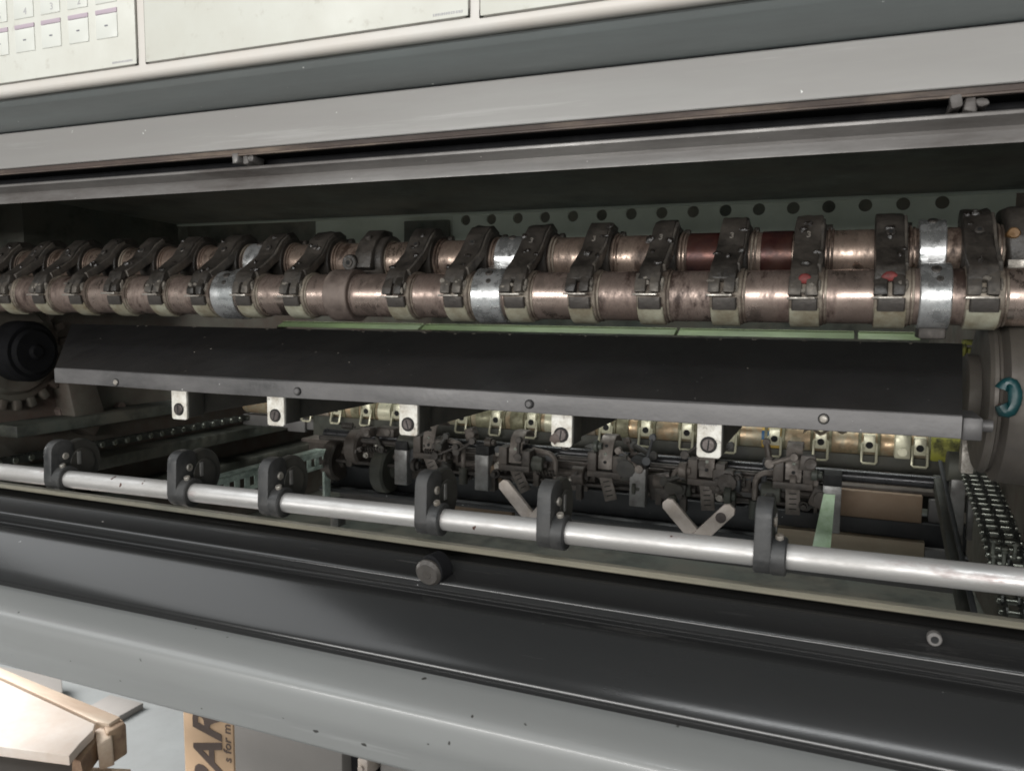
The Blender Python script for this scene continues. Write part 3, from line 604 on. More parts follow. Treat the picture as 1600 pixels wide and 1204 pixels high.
# the odd, short finger over the wide collar
x = FX[9]
t = thing('short_gripper_arm', 'short black gripper arm with open screw boss above the wide dark collar', 'gripper finger', (x, RY, RZ))
link_mesh('clamp_ring', MB().ring(x - .012, x + .017, RR - .001, RR + .0058, RY, RZ, 40, .001), X['finger'], t)
link_mesh('arm', MB().ribbon([(RY + .010, RZ + RR + .006), (RY - .004, RZ + RR + .007), (RY - .018, RZ + RR - .003), (RY - .0255, RZ + .006), (RY - .029, RZ - .008)], .010, x - .010, x + .0095, .0015, 2), X['finger'], t)
b = link_mesh('screw_boss', MB().cyl((x - .013, RY - .012, RZ - .002), (x - .013, RY - .036, RZ - .002), .008, 18, .001), X['finger'], t)
link_mesh('boss_screw', MB().cyl((x - .013, RY - .030, RZ - .002), (x - .013, RY - .0375, RZ - .002), .0045, 14, .0005), X['ridge'], b)
link_mesh('boss_hole', MB().cyl((x - .013, RY - .034, RZ - .002), (x - .013, RY - .0379, RZ - .002), .0022, 8, .0001), X['slot'], b)
link_mesh('bolt', MB().cyl((x - .001, RY - .014, RZ + RR - .004), (x - .001, RY - .020, RZ + RR + .005), .0032, 12, .0005), X['darksteel'], t)

# bright bearing bands that hold both shafts
for i, (pa, pb) in enumerate(((1437, 1488), (752, 786), (345, 381))):
    xa, xb = xat(pa, FY - FR, FZ), xat(pb, FY - FR, FZ)
    if i == 1: xa, xb = FX[7] + .0175, FX[6] - .0125
    if i == 2: xa, xb = FX[12] + .017, FX[11] - .0125
    lab = ['bright aluminium band round both shafts near the right end', 'pale aluminium band round both shafts at mid length', 'dull pale band round both shafts in the left half'][i]
    t = thing('bearing_band', lab, 'band', ((xa + xb) / 2, FY, FZ), 'aluminium bands round both shafts')
    link_mesh('lower_band', MB().ring(xa, xb, FR - .002, FR + .0042, FY, FZ, 56, .0008), X['alu'], t)
    link_mesh('upper_band', MB().ring(xa + .001, xb - .001, RR - .002, RR + (.0062 if i == 0 else .0022), RY, RZ, 56, .0008), X['alu'], t)
    link_mesh('web', MB().prism([(FY + .004, FZ + FR - .004), (FY - .005, FZ + FR + .001), (RY - RR - .001, RZ - .004), (RY - RR + .008, RZ - .014), (FY + FR, FZ + .004)], xa + .002, xb - .002, .0008), X['alu'], t)
    xm = (xa + xb) / 2
    for (cy, cz, rr, an, sc) in ((FY, FZ, FR + .0042, 128, .0034), (RY, RZ, RR + (.0062 if i == 0 else .0022), 112, .0036), (FY, FZ, FR + .0042, 150, .0022)):
        dx = .002 if an == 150 else 0
        dr = Vector((0, math.cos(R(an)), math.sin(R(an))))
        c = Vector((xm + dx, cy, cz))
        s_ = link_mesh('bolt', MB().cyl(c + dr * (rr - .003), c + dr * (rr + .0012), sc, 14, .0005), X['darksteel'], t)
        link_mesh('socket', MB().cyl(c + dr * rr, c + dr * (rr + .00135), sc * .45, 6, .0001), X['slot'], s_)
    if i == 0:
        link_mesh('lower_foot', MB().box(xa + .001, xb - .002, FY - .014, FY + .02, FZ - FR - .0098, FZ - FR - .002, .0012), X['darksteel'], t)
# dark bracket on the shaft's right end
ex = thing('end_bracket', 'dark bracket with an amber screw at the right end of the shafts', 'bracket', (.125, RY, RZ))
link_mesh('bracket_body', MB().prism([(RY - .026, RZ - .014), (RY - .028, RZ + .012), (RY - .012, RZ + .034), (RY + .03, RZ + .036), (RY + .03, RZ - .018)], .1035, .19, .004, 3, nx=4).jit(.004, 50, 6), X['finger'], ex)
c = atY(1584, 366, RY - .026)
link_mesh('screw', MB().cyl(c + Vector((0, .012, 0)), c + Vector((0, -.002, .001)), .0042, 16, .0008).jit(.001, 150, 3), X['brass'], ex)
c = atY(1592, 412, RY - .029)
link_mesh('pale_plate', MB().box(c.x - .007, .19, c.y - .002, c.y + .004, c.z - .003, c.z + .003, .0006), X['steel'], ex)

# ================================================================== black guard below the shafts
TY0, TY1 = .735, .575
tz0, tzf, tzb = zq(521, TY0), zq(614, TY1), zq(643, TY1)
xr = xat(1504, TY1, tzf)
gl = thing('black_guard', 'long matt black sheet guard below the copper shafts', 'guard', ((xr - .9) / 2, TY1, tzb))
xrt = xat(1504, TY0, tz0); xl0, xl1 = xat(112, TY0, tz0), xat(84, TY1, tzf)
def slanted(mb, ya, za, yb, zb, th, xla, xlb, xra, xrb, nx=24):
    vs = []; fs = []
    for i in range(nx + 1):
        f = i / nx
        xa, xb = xla + (xra - xla) * f, xlb + (xrb - xlb) * f
        vs += [(xa, ya, za), (xb, yb, zb), (xb, yb, zb - th), (xa, ya, za - th)]
    for i in range(nx):
        o = i * 4
        for k in range(4): fs.append((o + k, o + (k + 1) % 4, o + 4 + (k + 1) % 4, o + 4 + k))
    fs.append((0, 1, 2, 3)[::-1]); fs.append(tuple(nx * 4 + k for k in range(4)))
    return mb.add(vs, fs)
link_mesh('guard_sheet', slanted(MB(), TY0, tz0, TY1 + .0015, tzf + .0008, .002, xl0, xl1, xrt, xr), X['trough'], gl)
rd_ = random.Random(3)
fk = MB()
for k in range(46):
    f_ = rd_.choice([rd_.uniform(.0, .04), rd_.uniform(.0, .04), rd_.uniform(.1, .95)]); xx = rd_.uniform(xl0 + .1, xr - .02)
    fk.blob((xx, TY0 + (TY1 - TY0) * f_, tz0 + (tzf - tz0) * f_ + .0003), rd_.uniform(.0006, .003 if f_ < .05 else .0011), .0009, .0004, k, 1)
fkx = link_mesh('dust_fleck', fk, X['residue'], gl); fkx['kind'] = 'stuff'
flg = MB().prism([(TY1 + .003, tzf + .0004), (TY1 + .0012, tzf + .0006), (TY1 + .0003, tzf - .0002), (TY1, tzf - .0016), (TY1, tzb + .0004), (TY1 + .0004, tzb), (TY1 + .0022, tzb), (TY1 + .003, tzb + .001)], xl1, xr, nx=40)
for i, (a, b, c) in enumerate(flg.v):     # the flange is slightly wavy, as bent sheet is
    flg.v[i] = (a, b + .0005 * math.sin(a * 23), c + .0005 * math.sin(a * 17 + 1))
fo = link_mesh('flange', flg, X['flange'], gl, 25)
for px, py in ((182, 597), (465, 611), (827, 631), (1287, 654)):
    c = atY(px, py, TY1)
    s_ = link_mesh('flange_screw', MB().cyl(c + Vector((0, .001, 0)), c + Vector((0, -.0022, 0)), .0028, 16, .0008), X['steel'] if px in (182, 1287) else X['flange'], fo)
    link_mesh('washer', MB().cyl(c + Vector((0, .001, 0)), c + Vector((0, -.0009, 0)), .0037, 16, .0003), X['slot'], s_)
c = atY(1512, 662, TY1 + .02)
link_mesh('end_block', MB().box(xr + .001, xr + .0125, TY1 + .006, TY1 + .05, tzb - .001, tzf - .001, .001).cyl((xr + .012, TY1 + .02, (tzb + tzf) / 2), (xr + .02, TY1 + .02, (tzb + tzf) / 2), .004, 12), X['flange'], gl)

# ---- guide bars with white end tags
GY = .5792
tags_px = [(269, 292, 613, 655), (418, 444, 622, 665), (624, 652, 634, 680), (861, 893, 648, 698), (1088, 1126, 661, 715)]
for i, (a, b, c, d) in enumerate(tags_px):
    zt, zb_ = zq(c, GY, (a + b) / 2), zq(d, GY, (a + b) / 2)
    x0, x1 = xat(a, GY, zb_), xat(b, GY, zb_)
    w = (x1 - x0); xm = (x0 + x1) / 2
    lab = ['white tagged guide bar, leftmost of the five under the black guard', 'white tagged guide bar, second from the left under the black guard', 'white tagged guide bar, middle one of the five under the black guard', 'white tagged guide bar with a red smear on its screw', 'white tagged guide bar nearest the right end, with tiny print on top'][i]
    t = thing('guide_bar', lab, 'guide bar', (xm, GY, zb_), 'guide bars with white end tags')
    link_mesh('bar', MB().box(x0 + .0015, x1 + .001, GY + .002, GY + .022, zb_ + .002, zt + .006, .0008).box(x0 + .002, x1 - .001, GY + .02, 1.24, zb_ + .004, zt + .004, .001), X['blackbar'], t)
    link_mesh('green_edge', MB().box(x1 - .0012, x1 + .0006, .80, 1.23, zb_ + .0038, zb_ + .0056, .0003), X['greenedge'], t)
    tg = link_mesh('end_tag', rounded_plate(x0, x1, zb_, zt + .006, GY, GY + .0022, .0024), X['tag'], t)
    sc = Vector((xm - .0002, GY, zb_ + (zt - zb_) * .38))
    s_ = link_mesh('tag_screw', MB().cyl(sc + Vector((0, .001, 0)), sc + Vector((0, -.0016, 0)), .0048, 22, .0007), X['screw'], t)
    ang = random.uniform(-.3, .3) + PI / 2
    link_mesh('screw_slot', MB().box(sc.x - .0038, sc.x + .0038, GY - .0018, GY - .0012, sc.z - .0005, sc.z + .0005, 0, rot=Matrix.Rotation(ang, 3, 'Y')), X['slot'], s_)
    link_mesh('screw_rim', MB().add(*(lambda m: (m.v, m.f))(MB().ring(-.0009, .0002, .0048, .0060, 0, 0, 22, .0002).xform(Matrix.Translation(sc) @ Matrix.Rotation(PI / 2, 4, 'Z')))), X['slot'], s_)
    if i == 3:
        bm = bmesh.new(); bmesh.ops.create_icosphere(bm, subdivisions=2, radius=1)
        for v in bm.verts: v.co = Vector((x0 + .0035 + v.co.x * .0042 * (1 + .2 * math.sin(9 * v.co.z)), GY - .0014 + v.co.y * .0009, sc.z - .003 + v.co.z * .0042 * (1 + .2 * math.cos(7 * v.co.x))))
        link_mesh('red_smear', MB().from_bm(bm), X['rust'], t)
    if i == 4:
        pm = MB(); xx = x0 + .003
        while xx < x1 - .003:
            pm.box(xx, xx + .0009, GY - .0002, GY + .0005, zt - .0016, zt - .0004, 0); xx += random.uniform(.0013, .0019)
        link_mesh('small_print', pm, X['printlight'], t)

# ================================================================== left side frame
XLF = -1.035
sf = thing('left_side_frame', 'greasy dark left side frame casting of the press', 'frame', (XLF, .9, CAMZ - .3))
link_mesh('side_plate', MB().box(XLF - .03, XLF, .50, 1.95, CAMZ - .40, CAMZ + .02, .003), X['sideframe'], sf)  # front end extended out of view to block light from the left lamp
link_mesh('upper_plate', MB().box(XLF - .03, XLF - .004, .56, 1.95, CAMZ + .021, CAMZ + .4, .003), X['interior'], sf)
c = atY(58, 556, .78)
c.x = XLF
def disc(mb, x0, x1, cy, cz, r, seg=48, b=.003, r0=0.0):
    return mb.lathe([(x0, r0), (x0, r - b), (x0 + b, r), (x1 - b, r), (x1, r - b), (x1, r0)], cy, cz, seg)
cy = .728; cz = atY(48, 549, cy).z
link_mesh('bearing_housing', disc(MB(), XLF - .005, XLF + .02, cy, cz, .060, 48, .006).jit(.003, 40, 2), X['sideframe'], sf)
hb = link_mesh('hub', disc(MB(), XLF, XLF + .05, cy, cz, .040, b=.005), X['channel'], sf)
link_mesh('hub_cap', disc(disc(MB(), XLF + .03, XLF + .056, cy, cz, .030), XLF + .03, XLF + .060, cy, cz, .010), X['channel'], hb)
for k in range(22):
    a_ = 2 * PI * k / 22
    tm_ = MB().box(XLF + .001, XLF + .018, cy - .005, cy + .005, cz + .066, cz + .080, .002, rot=Matrix.Rotation(a_, 3, 'X'), piv=(XLF + .01, cy, cz))
    link_mesh('gear_tooth', tm_, X['sideframe'], sf)
link_mesh('gear_rim', disc(MB(), XLF - .002, XLF + .014, cy, cz, .070, 48, .003), X['sideframe'], sf)
arm = MB().prism([(.785, cz - .03), (.83, cz - .035), (.850, cz - .10), (.83, cz - .13), (.80, cz - .11)], XLF, XLF + .035, .004)
link_mesh('casting_lug', arm, X['sideframe'], sf)
for yy, zz in ((.80, cz - .09), (.845, cz - .125), (.90, cz - .095), (1.0, cz - .06)):
    link_mesh('bolt_head', MB().cyl((XLF - .002, yy, zz), (XLF + .01, yy, zz), .008, 6, .001), X['darkcollar'], sf)
for (za, h, ya) in ((-.168, .016, .70), (-.232, .018, .70), (-.285, .014, .76)):
    link_mesh('rail_bar', MB().box(XLF, XLF + .05, ya, 1.9, CAMZ + za - h / 2, CAMZ + za + h / 2, .002), X['interior'], sf)

# chains
def chain(name, label, path, x, pitch, rows, n, pr=.0032):
    root = thing(name, label, 'chain', (x, path[0][0], path[0][1]))
    P = [Vector((a, b)) for a, b in path]
    Ls = [(P[i + 1] - P[i]).length for i in range(len(P) - 1)]
    def at(s):
        for i, l in enumerate(Ls):
            if s <= l or i == len(Ls) - 1: return P[i] + (P[i + 1] - P[i]) * (s / l), (P[i + 1] - P[i]).normalized()
            s -= l
    proto_l = None
    for k in range(n):
        p, d = at(k * pitch); p2, _ = at((k + 1) * pitch)
        m = MB(); s_ = .0016 if k % 2 else 0
        mid = (p + p2) / 2; ang = math.atan2(p2.y - p.y, p2.x - p.x)
        ln = pitch * .5 + .004
        outline = [(ln * math.cos(t) if abs(math.cos(t)) > .5 else ln * .6 * math.copysign(1, math.cos(t)), (.0048 if abs(math.cos(t)) > .5 else .0036) * math.sin(t) * 1.2) for t in [2 * PI * (j + .5) / 10 for j in range(10)]]
        pts = [(mid.x + a * math.cos(ang) - b * math.sin(ang), mid.y + a * math.sin(ang) + b * math.cos(ang)) for a, b in outline]
        for r_ in range(rows + 1):
            m.prism(pts, x + r_ * .011 + s_, x + r_ * .011 + s_ + .0016)
        l_ = link_mesh('chain_link', m, X['chain'], root)
        link_mesh('pin', MB().cyl((x - .003, p.x, p.y), (x + rows * .011 + .006, p.x, p.y), pr, 12, .0008), X['pin'], l_)
    return root
chain('left_chain', 'oily roller chain with shiny pins running back along the left side frame', [(.66, CAMZ - .2), (1.9, CAMZ - .2)], XLF + .055, .0215, 1, 46, .0042)

# ================================================================== right side
XRF = .165
rf = tag(link_mesh('right_side_frame', MB().box(XRF + .02, XRF + .05, .60, 1.95, CAMZ - .40, CAMZ + .03, .003).box(XRF + .0, XRF + .03, 1.0, 1.95, CAMZ - .15, CAMZ + .4, .003), X['sideframe']), 'dark greasy right side frame casting behind the cam disc', 'frame')
dc = thing('cam_disc', 'large brushed steel disc at the right edge below the shafts', 'disc', (.12, .70, CAMZ - .13))
dcy, dcz = .715, CAMZ - .066
link_mesh('disc_body', MB().lathe([(.096, 0), (.096, .052), (.0975, .058), (.100, .0605), (.1025, .061), (.1035, .0585), (.1055, .058), (.107, .0625), (.109, .0665), (.118, .068), (.160, .068), (.163, .066), (.163, 0)], dcy, dcz, 72), X['cam'], dc, 30)
link_mesh('hub', MB().lathe([(.086, 0), (.086, .028), (.088, .031), (.096, .031)], dcy, dcz, 40), X['cam'], dc)
tr = MB()
pth = []
for k in range(15):
    a = R(-150) + R(300) * k / 14
    base = atY(1574, 620, dcy - .071)
    pth.append((base.x + .0045 * math.cos(a), base.y - .001, base.z + .0105 * math.sin(a)))
tr.tube(pth, .0042, 12).jit(.0012, 150, 4)
tag(link_mesh('teal_loop', tr, X['teal']), 'dark teal rubber loop on the steel disc at the right edge', 'loop')
c = atY(1566, 640, dcy - .070)
link_mesh('red_lamp', MB().cyl(c + Vector((0, .008, 0)), c + Vector((0, -.002, 0)), .0035, 12, .001), X['redspot'], dc)
yb = thing('yellow_bracket', 'ragged yellow green bracket beside the right end of the black guard', 'bracket', (.09, .86, CAMZ - .05))
for (px, py, w, h) in ((1520, 535, 26, 8), (1508, 545, 5, 24), (1520, 548, 14, 9), (1517, 615, 24, 34)):
    a = atY(px, py, .86); s_ = .86 / 1.14 / 1250
    link_mesh('bracket_piece', MB().box(a.x - w * s_ / 2, a.x + w * s_ / 2, .86, .875, a.z - h * s_ / 2, a.z + h * s_ / 2, .0015), X['yellowgreen'], yb)
a = atY(1511, 705, .80)
tag(link_mesh('pale_post', MB().box(a.x - .004, a.x + .006, .80, .815, a.z - .02, a.z + .014, .001), X['steel']), 'short pale upright strip right of the rear shaft', 'post')
chain('right_chain', 'shiny wet roller chain running down at the lower right edge', [(.92, CAMZ - .168), (.80, CAMZ - .188), (.70, CAMZ - .215), (.60, CAMZ - .26)], .118, .0125, 2, 26, .0026)
rg = thing('right_guide_rail', 'dark slanted guide rail below the right chain', 'rail', (.08, .8, CAMZ - .24))
link_mesh('rail', MB().prism([(.62, CAMZ - .29), (.62, CAMZ - .275), (1.0, CAMZ - .185), (1.0, CAMZ - .2)], .098, .108, .001), X['interior'], rg)
link_mesh('rail_rib', MB().prism([(.62, CAMZ - .262), (.62, CAMZ - .257), (1.0, CAMZ - .168), (1.0, CAMZ - .173)], .102, .106, .0006), X['beam'], rg)
for k in range(5):
    a = atY(1552 + (k % 3) * 17, 855 + (k % 2) * 14 + k * 3, .68)
    link_mesh('bright_stud', MB().cyl(a + Vector((0, 0, -.006)), a + Vector((0, 0, .005)), .0016, 10, .0004).cyl(a + Vector((0, 0, .004)), a + Vector((0, 0, .0062)), .003, 10, .0004), X['pin'], rg)

# ================================================================== rear gripper bar
BY, BR = 1.12, .0185
BZ = zq(690, BY, 1330)
rb = thing('rear_copper_shaft', 'orange copper shaft with pale collars deep behind the white tags', 'shaft', (-.35, BY, BZ - BR))
link_mesh('shaft', MB().lathe([(-.97, 0), (-.97, BR), (-.5, BR), (.0, BR), (.155, BR), (.155, 0)], BY, BZ, 40), X['rearcopper'], rb)
link_mesh('carrier_bar', MB().box(-.98, .165, BY - .006, BY + .03, BZ - BR - .022, BZ - BR - .003, .002), X['greyboard'], rb)
link_mesh('yellow_sleeve', MB().ring(xat(1190, BY - BR, BZ), xat(1220, BY - BR, BZ), BR - .001, BR + .0012, BY, BZ, 40), X['yellow'], rb)
bx = xat(1201, BY - BR, BZ)
link_mesh('blue_mark', MB().ring(bx - .009, bx + .009, BR, BR + .002, BY, BZ, 8, .0005, R(150), R(185)), X['blue'], rb)
link_mesh('olive_end', MB().ring(xat(1452, BY, BZ), xat(1503, BY, BZ), BR - .001, BR + .006, BY, BZ, 40), X['yellowgreen'], rb)
clips = [1437, 1375, 1302, 1232, 1168, 1045, 987, 826, 777, 590, 548]
xs_ = [xat(p_, BY - BR, BZ) for p_ in clips]
step = .0585
def rear_clip(x, label):
    t = thing('rear_gripper', label, 'gripper', (x, BY, BZ), 'pale grippers on the rear shaft')
    link_mesh('collar', MB().ring(x - .013, x - .009, BR - .001, BR + .003, BY, BZ, 32).ring(x + .009, x + .013, BR - .001, BR + .003, BY, BZ, 32), X['rearcollar'], t)
    link_mesh('block', MB().box(x - .007, x + .007, BY - BR - .006, BY - .008, BZ - .008, BZ + .014, .0012), X['rearclip'], t)
    link_mesh('hole', MB().cyl((x, BY - BR - .004, BZ + .001), (x, BY - BR - .0065, BZ + .001), .0045, 12, .0002), X['slot'], t)
    f = MB()
    yb_, yt_ = BY - BR - .011, BY - BR - .004
    za, zb2 = BZ - .0215, BZ + .002
    f.tube([(x - .0085, yt_, zb2), (x - .0085, yb_, za + .002), (x - .007, yb_, za), (x + .007, yb_, za), (x + .0085, yb_, za + .002), (x + .0085, yt_, zb2), (x + .006, yt_, zb2 + .002), (x - .006, yt_, zb2 + .002), (x - .0085, yt_, zb2)], .0016, 8)
    link_mesh('wire_clip', f, X['rearclip'], t)
    return t
allx = [xs_[0] - step * .98 * k for k in range(17)]
pr = None
for k, x in enumerate(allx):
    lab = 'pale wire clip gripper on the rear shaft, %s from its right end' % ORD[k]
    if pr is None: pr = rear_clip(x, lab)
    else: dup(pr, (x, BY, BZ), None, lab)
rr_ = random.Random(5)
for x in allx[:-1]:
    if rr_.random() < .55:
        w_ = rr_.uniform(.006, .012); xc_ = x - step * rr_.uniform(.4, .6)
        link_mesh('sleeve', MB().ring(xc_ - w_, xc_ + w_, BR - .001, BR + rr_.uniform(.001, .004), BY, BZ, 32), X[rr_.choice(['rearcollar', 'rearclip', 'collar'])], rb)
for k_ in range(10):
    xc_ = -.85 + k_ * .1 + rr_.uniform(-.03, .03)
    link_mesh('carrier_plate', MB().box(xc_ - .018, xc_ + .018, BY - .012, BY - .004, BZ - BR - .026, BZ - BR - .006, .0015), X[rr_.choice(['clear', 'greyboard', 'brown'])], rb)
a = atY(1411, 680, BY - .03)
tag(link_mesh('rear_support', MB().box(a.x - .009, a.x + .009, BY - .035, BY, BZ - .012, BZ + .02, .002).cyl((a.x, BY - .034, BZ - .003), (a.x, BY - .037, BZ - .003), .006, 14), X['rearclip']), 'pale support block on the rear shaft near its right end', 'support')
# curled scrap of paper tape under the guard
a = atY(1255, 680, .80); b = atY(1335, 676, .82)
pts = []
for k in range(13):
    f = k / 12; p = a.lerp(b, f); pts.append((p.x, p.y + .006 * math.sin(f * 9), p.z + .003 * math.sin(f * 14)))
m = MB(); vs = []
for p in pts: vs += [(p[0], p[1] - .004, p[2] + .002), (p[0], p[1] + .006, p[2] + .004), (p[0], p[1] + .006, p[2] + .0046), (p[0], p[1] - .004, p[2] + .0026)]
fsx = []
for k in range(12):
    for j in range(4): fsx.append((k * 4 + j, k * 4 + (j + 1) % 4, k * 4 + 4 + (j + 1) % 4, k * 4 + 4 + j))
tag(link_mesh('paper_scrap', m.add(vs, fsx), X['beige']), 'curled pale paper scrap hanging below the guard at right', 'paper')

# ================================================================== mechanism below the guard
MY = 1.0
def row(py800, Y): return zq(py800, Y)
mech = thing('delivery_frame', 'dark oily cross frame with black beam and brown plates behind the front tube', 'frame', (-.3, MY, row(790, MY)))
xm0, xm1 = xat(512, MY, row(760, MY)), xat(1512, MY, row(760, MY))
link_mesh('black_beam', MB().box(xm0, xm1, MY, MY + .05, row(789, MY), row(754, MY), .0025), X['beam'], mech)
link_mesh('beam_ledge', MB().box(xm0, xm1, MY - .022, MY, row(789, MY) - .004, row(789, MY) + .002, .001), X['beam'], mech)
link_mesh('brown_plate', MB().box(xm0 - .05, xat(1312, MY, row(740, MY)), MY + .02, MY + .028, row(754, MY) - .002, row(722, MY), .0015), X['brown'], mech)
link_mesh('upper_angle', MB().box(xm0 - .06, xm1 + .01, MY + .015, MY + .05, row(722, MY), row(716, MY), .001), X['brown'], mech)
link_mesh('shaft', MB().cyl((xm0, MY - .004, row(700, MY - .004)), (xm1 + .02, MY - .004, row(700, MY - .004)), .0075, 20), X['shaft'], mech)
link_mesh('lower_plate', MB().box(xm0, xm1, MY + .03, MY + .04, row(850, MY), row(788, MY), .001), X['greyboard'], mech)
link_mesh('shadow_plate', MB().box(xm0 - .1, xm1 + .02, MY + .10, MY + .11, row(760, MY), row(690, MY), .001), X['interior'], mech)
for px0, px1, name, mt, r0_, r1_, yy, lab in (
    (1313, 1442, 'tan_board', 'tan', 719.5, 754, MY - .004, 'tan board between black bars at the lower right'),
    (1213, 1445, 'beige_board', 'beige', 779, 806, MY - .03, 'beige board just above the tube at the right'),
    (703, 800, 'tan_board', 'tan', 790, 812, MY - .01, 'tan board behind the tube beside the middle clamp'),
    (1452, 1500, 'grey_board', 'greyboard', 722, 752, MY + .01, 'small dull grey board right of the tan board'),
    (1445, 1500, 'grey_board', 'greyboard', 787, 806, MY - .03, 'small dark grey board at the right end above the tube'),
    (620, 690, 'grey_board', 'greyboard', 794, 816, MY - .01, 'dull grey board behind the tube left of the middle clamp'),
    (860, 1165, 'grey_board', 'greyboard', 795, 830, MY - .012, 'long grey board behind the tube under the bent levers')):
    za, zb_ = row(r1_, yy), row(r0_, yy)
    tag(link_mesh(name, MB().box(xat(px0, yy, zb_), xat(px1, yy, zb_), yy, yy + .012, za, zb_, .0008), X[mt]), lab, 'board')
# bolts, springs, arms and small castings bolted along the cross frame
rnd = random.Random(21)
def spring(mb, x, y, z, r, L, turns=6, wire=.0011):
    pts = [(x + L * k / (turns * 10), y + r * math.cos(2 * PI * k / 10), z + r * math.sin(2 * PI * k / 10)) for k in range(turns * 10 + 1)]
    return mb.tube(pts, wire, 6)
for k in range(105):
    px = rnd.uniform(520, 1295); base = 690 + (px - 800) * .085
    yy = MY - rnd.uniform(.0, .05); py = base + rnd.uniform(-6, 62)
    a = atY(px, py, yy); kind = rnd.random()
    if kind < .30:
        r = rnd.uniform(.0022, .0048)
        link_mesh('bolt', MB().cyl((a.x, yy, a.z), (a.x, yy - rnd.uniform(.005, .012), a.z), r, 6, .0005).cyl((a.x, yy + .004, a.z), (a.x, yy - .002, a.z), r * 1.5, 14, .0003), X['steel' if rnd.random() < .35 else 'darksteel'], mech)
    elif kind < .50:
        w, h = rnd.uniform(.006, .026), rnd.uniform(.006, .028)
        link_mesh('small_casting', MB().box(a.x - w, a.x + w * .4, yy, yy + rnd.uniform(.01, .03), a.z - h * .6, a.z + h * .6, .0018, rot=Matrix.Rotation(rnd.uniform(-.3, .3), 3, 'Y')).cyl((a.x, yy - .003, a.z), (a.x, yy + .01, a.z), h * .45, 12).jit(.0015, 120, k), X[rnd.choice(['brown', 'darksteel', 'brown', 'blackbar', 'beam'])], mech)
    elif kind < .64:
        link_mesh('spring', spring(MB(), a.x, yy, a.z, rnd.uniform(.003, .0048), rnd.uniform(.016, .03)), X['darksteel' if rnd.random() < .6 else 'strap'], mech)
    elif kind < .82:
        L = rnd.uniform(.02, .045); an = rnd.uniform(-1.2, 1.2)
        b = Vector((a.x + L * math.sin(an), yy + rnd.uniform(-.01, .02), a.z + L * math.cos(an) * .6))
        link_mesh('link_arm', MB().cyl(a, b, rnd.uniform(.0018, .0036), 10).cyl(a + Vector((0, -.003, 0)), a + Vector((0, .004, 0)), .0055, 12).cyl(b + Vector((0, -.003, 0)), b + Vector((0, .004, 0)), .0045, 12), X[rnd.choice(['strap', 'darksteel', 'brown', 'darksteel', 'blackbar', 'beam'])], mech)
    else:
        r = rnd.uniform(.005, .011); w = rnd.uniform(.004, .012)
        link_mesh('collar', disc(disc(MB(), a.x, a.x + w, yy, a.z, r, 20, .0008), a.x + w, a.x + w + .005, yy, a.z, r * .6, 16, .0006), X[rnd.choice(['darksteel', 'interior', 'brown', 'strap'])], mech)
for py800, r, yy, mt in ((708, .0036, MY - .018, 'darksteel'), (730, .0044, MY - .008, 'strap'), (745, .003, MY - .024, 'darksteel')):
    zz = zq(py800, yy)
    link_mesh('tie_rod', MB().cyl((xm0, yy, zz), (xat(1300, yy, zz), yy, zz), r, 12), X[mt], mech)
# left end: dark castings and wheels
for (px, py, r, mt) in ((600, 735, .034, 'interior'), (520, 720, .03, 'brown'), (555, 700, .026, 'brown')):
    a = atY(px, py, MY - .02)
    tag(link_mesh('idler_wheel', disc(disc(MB(), a.x - .012, a.x + .010, MY - .01, a.z, r), a.x + .008, a.x + .016, MY - .01, a.z, r * .35), X[mt]),
        {600: 'black idler wheel behind the fourth clamp at the left end of the cross frame', 520: 'brown greasy wheel beside the mint green bracket', 555: 'brown greasy wheel behind the third white tag'}[px], 'wheel', 'idler wheels at the left end')
a = atY(528, 790, MY - .01)
tag(link_mesh('steel_foot', MB().box(a.x - .007, a.x + .007, MY - .02, MY, a.z - .03, a.z + .012, .0012), X['clear']), 'small steel foot left of the black beam', 'foot')

# smoky tabs
for i, (px, y0_, y1_) in enumerate(((626, 703, 757), (752, 711, 766), (995, 732, 791), (1297, 759, 832))):
    Yt = MY - .045
    zt, zb_ = zq(y0_, Yt, px), zq(y1_, Yt, px); x = xat(px, Yt, zb_); w = .0098
    lab = ['smoky brown tab at the left of the cross frame', 'smoky grey tab between fourth and fifth clamp', 'shiny satin tab in the middle of the cross frame', 'smoky tab behind the pale green strip'][i]
    t = thing('sheet_tab', lab, 'tab', (x, Yt, zb_), 'smoky bent tabs along the cross frame')
    m = MB().box(x - w, x + w, Yt, Yt + .0014, zb_, zt, .0006).box(x - w, x - w + .0013, Yt + .0005, Yt + .016, zb_, zt, .0005).box(x + w - .0013, x + w, Yt + .0005, Yt + .016, zb_, zt, .0005)
    link_mesh('tab_sheet', m, X['clear'], t)
    link_mesh('tab_holder', MB().box(x - w, x + w, Yt + .002, Yt + .05, zt - .001, zt + .012, .001), X['slot'], t)

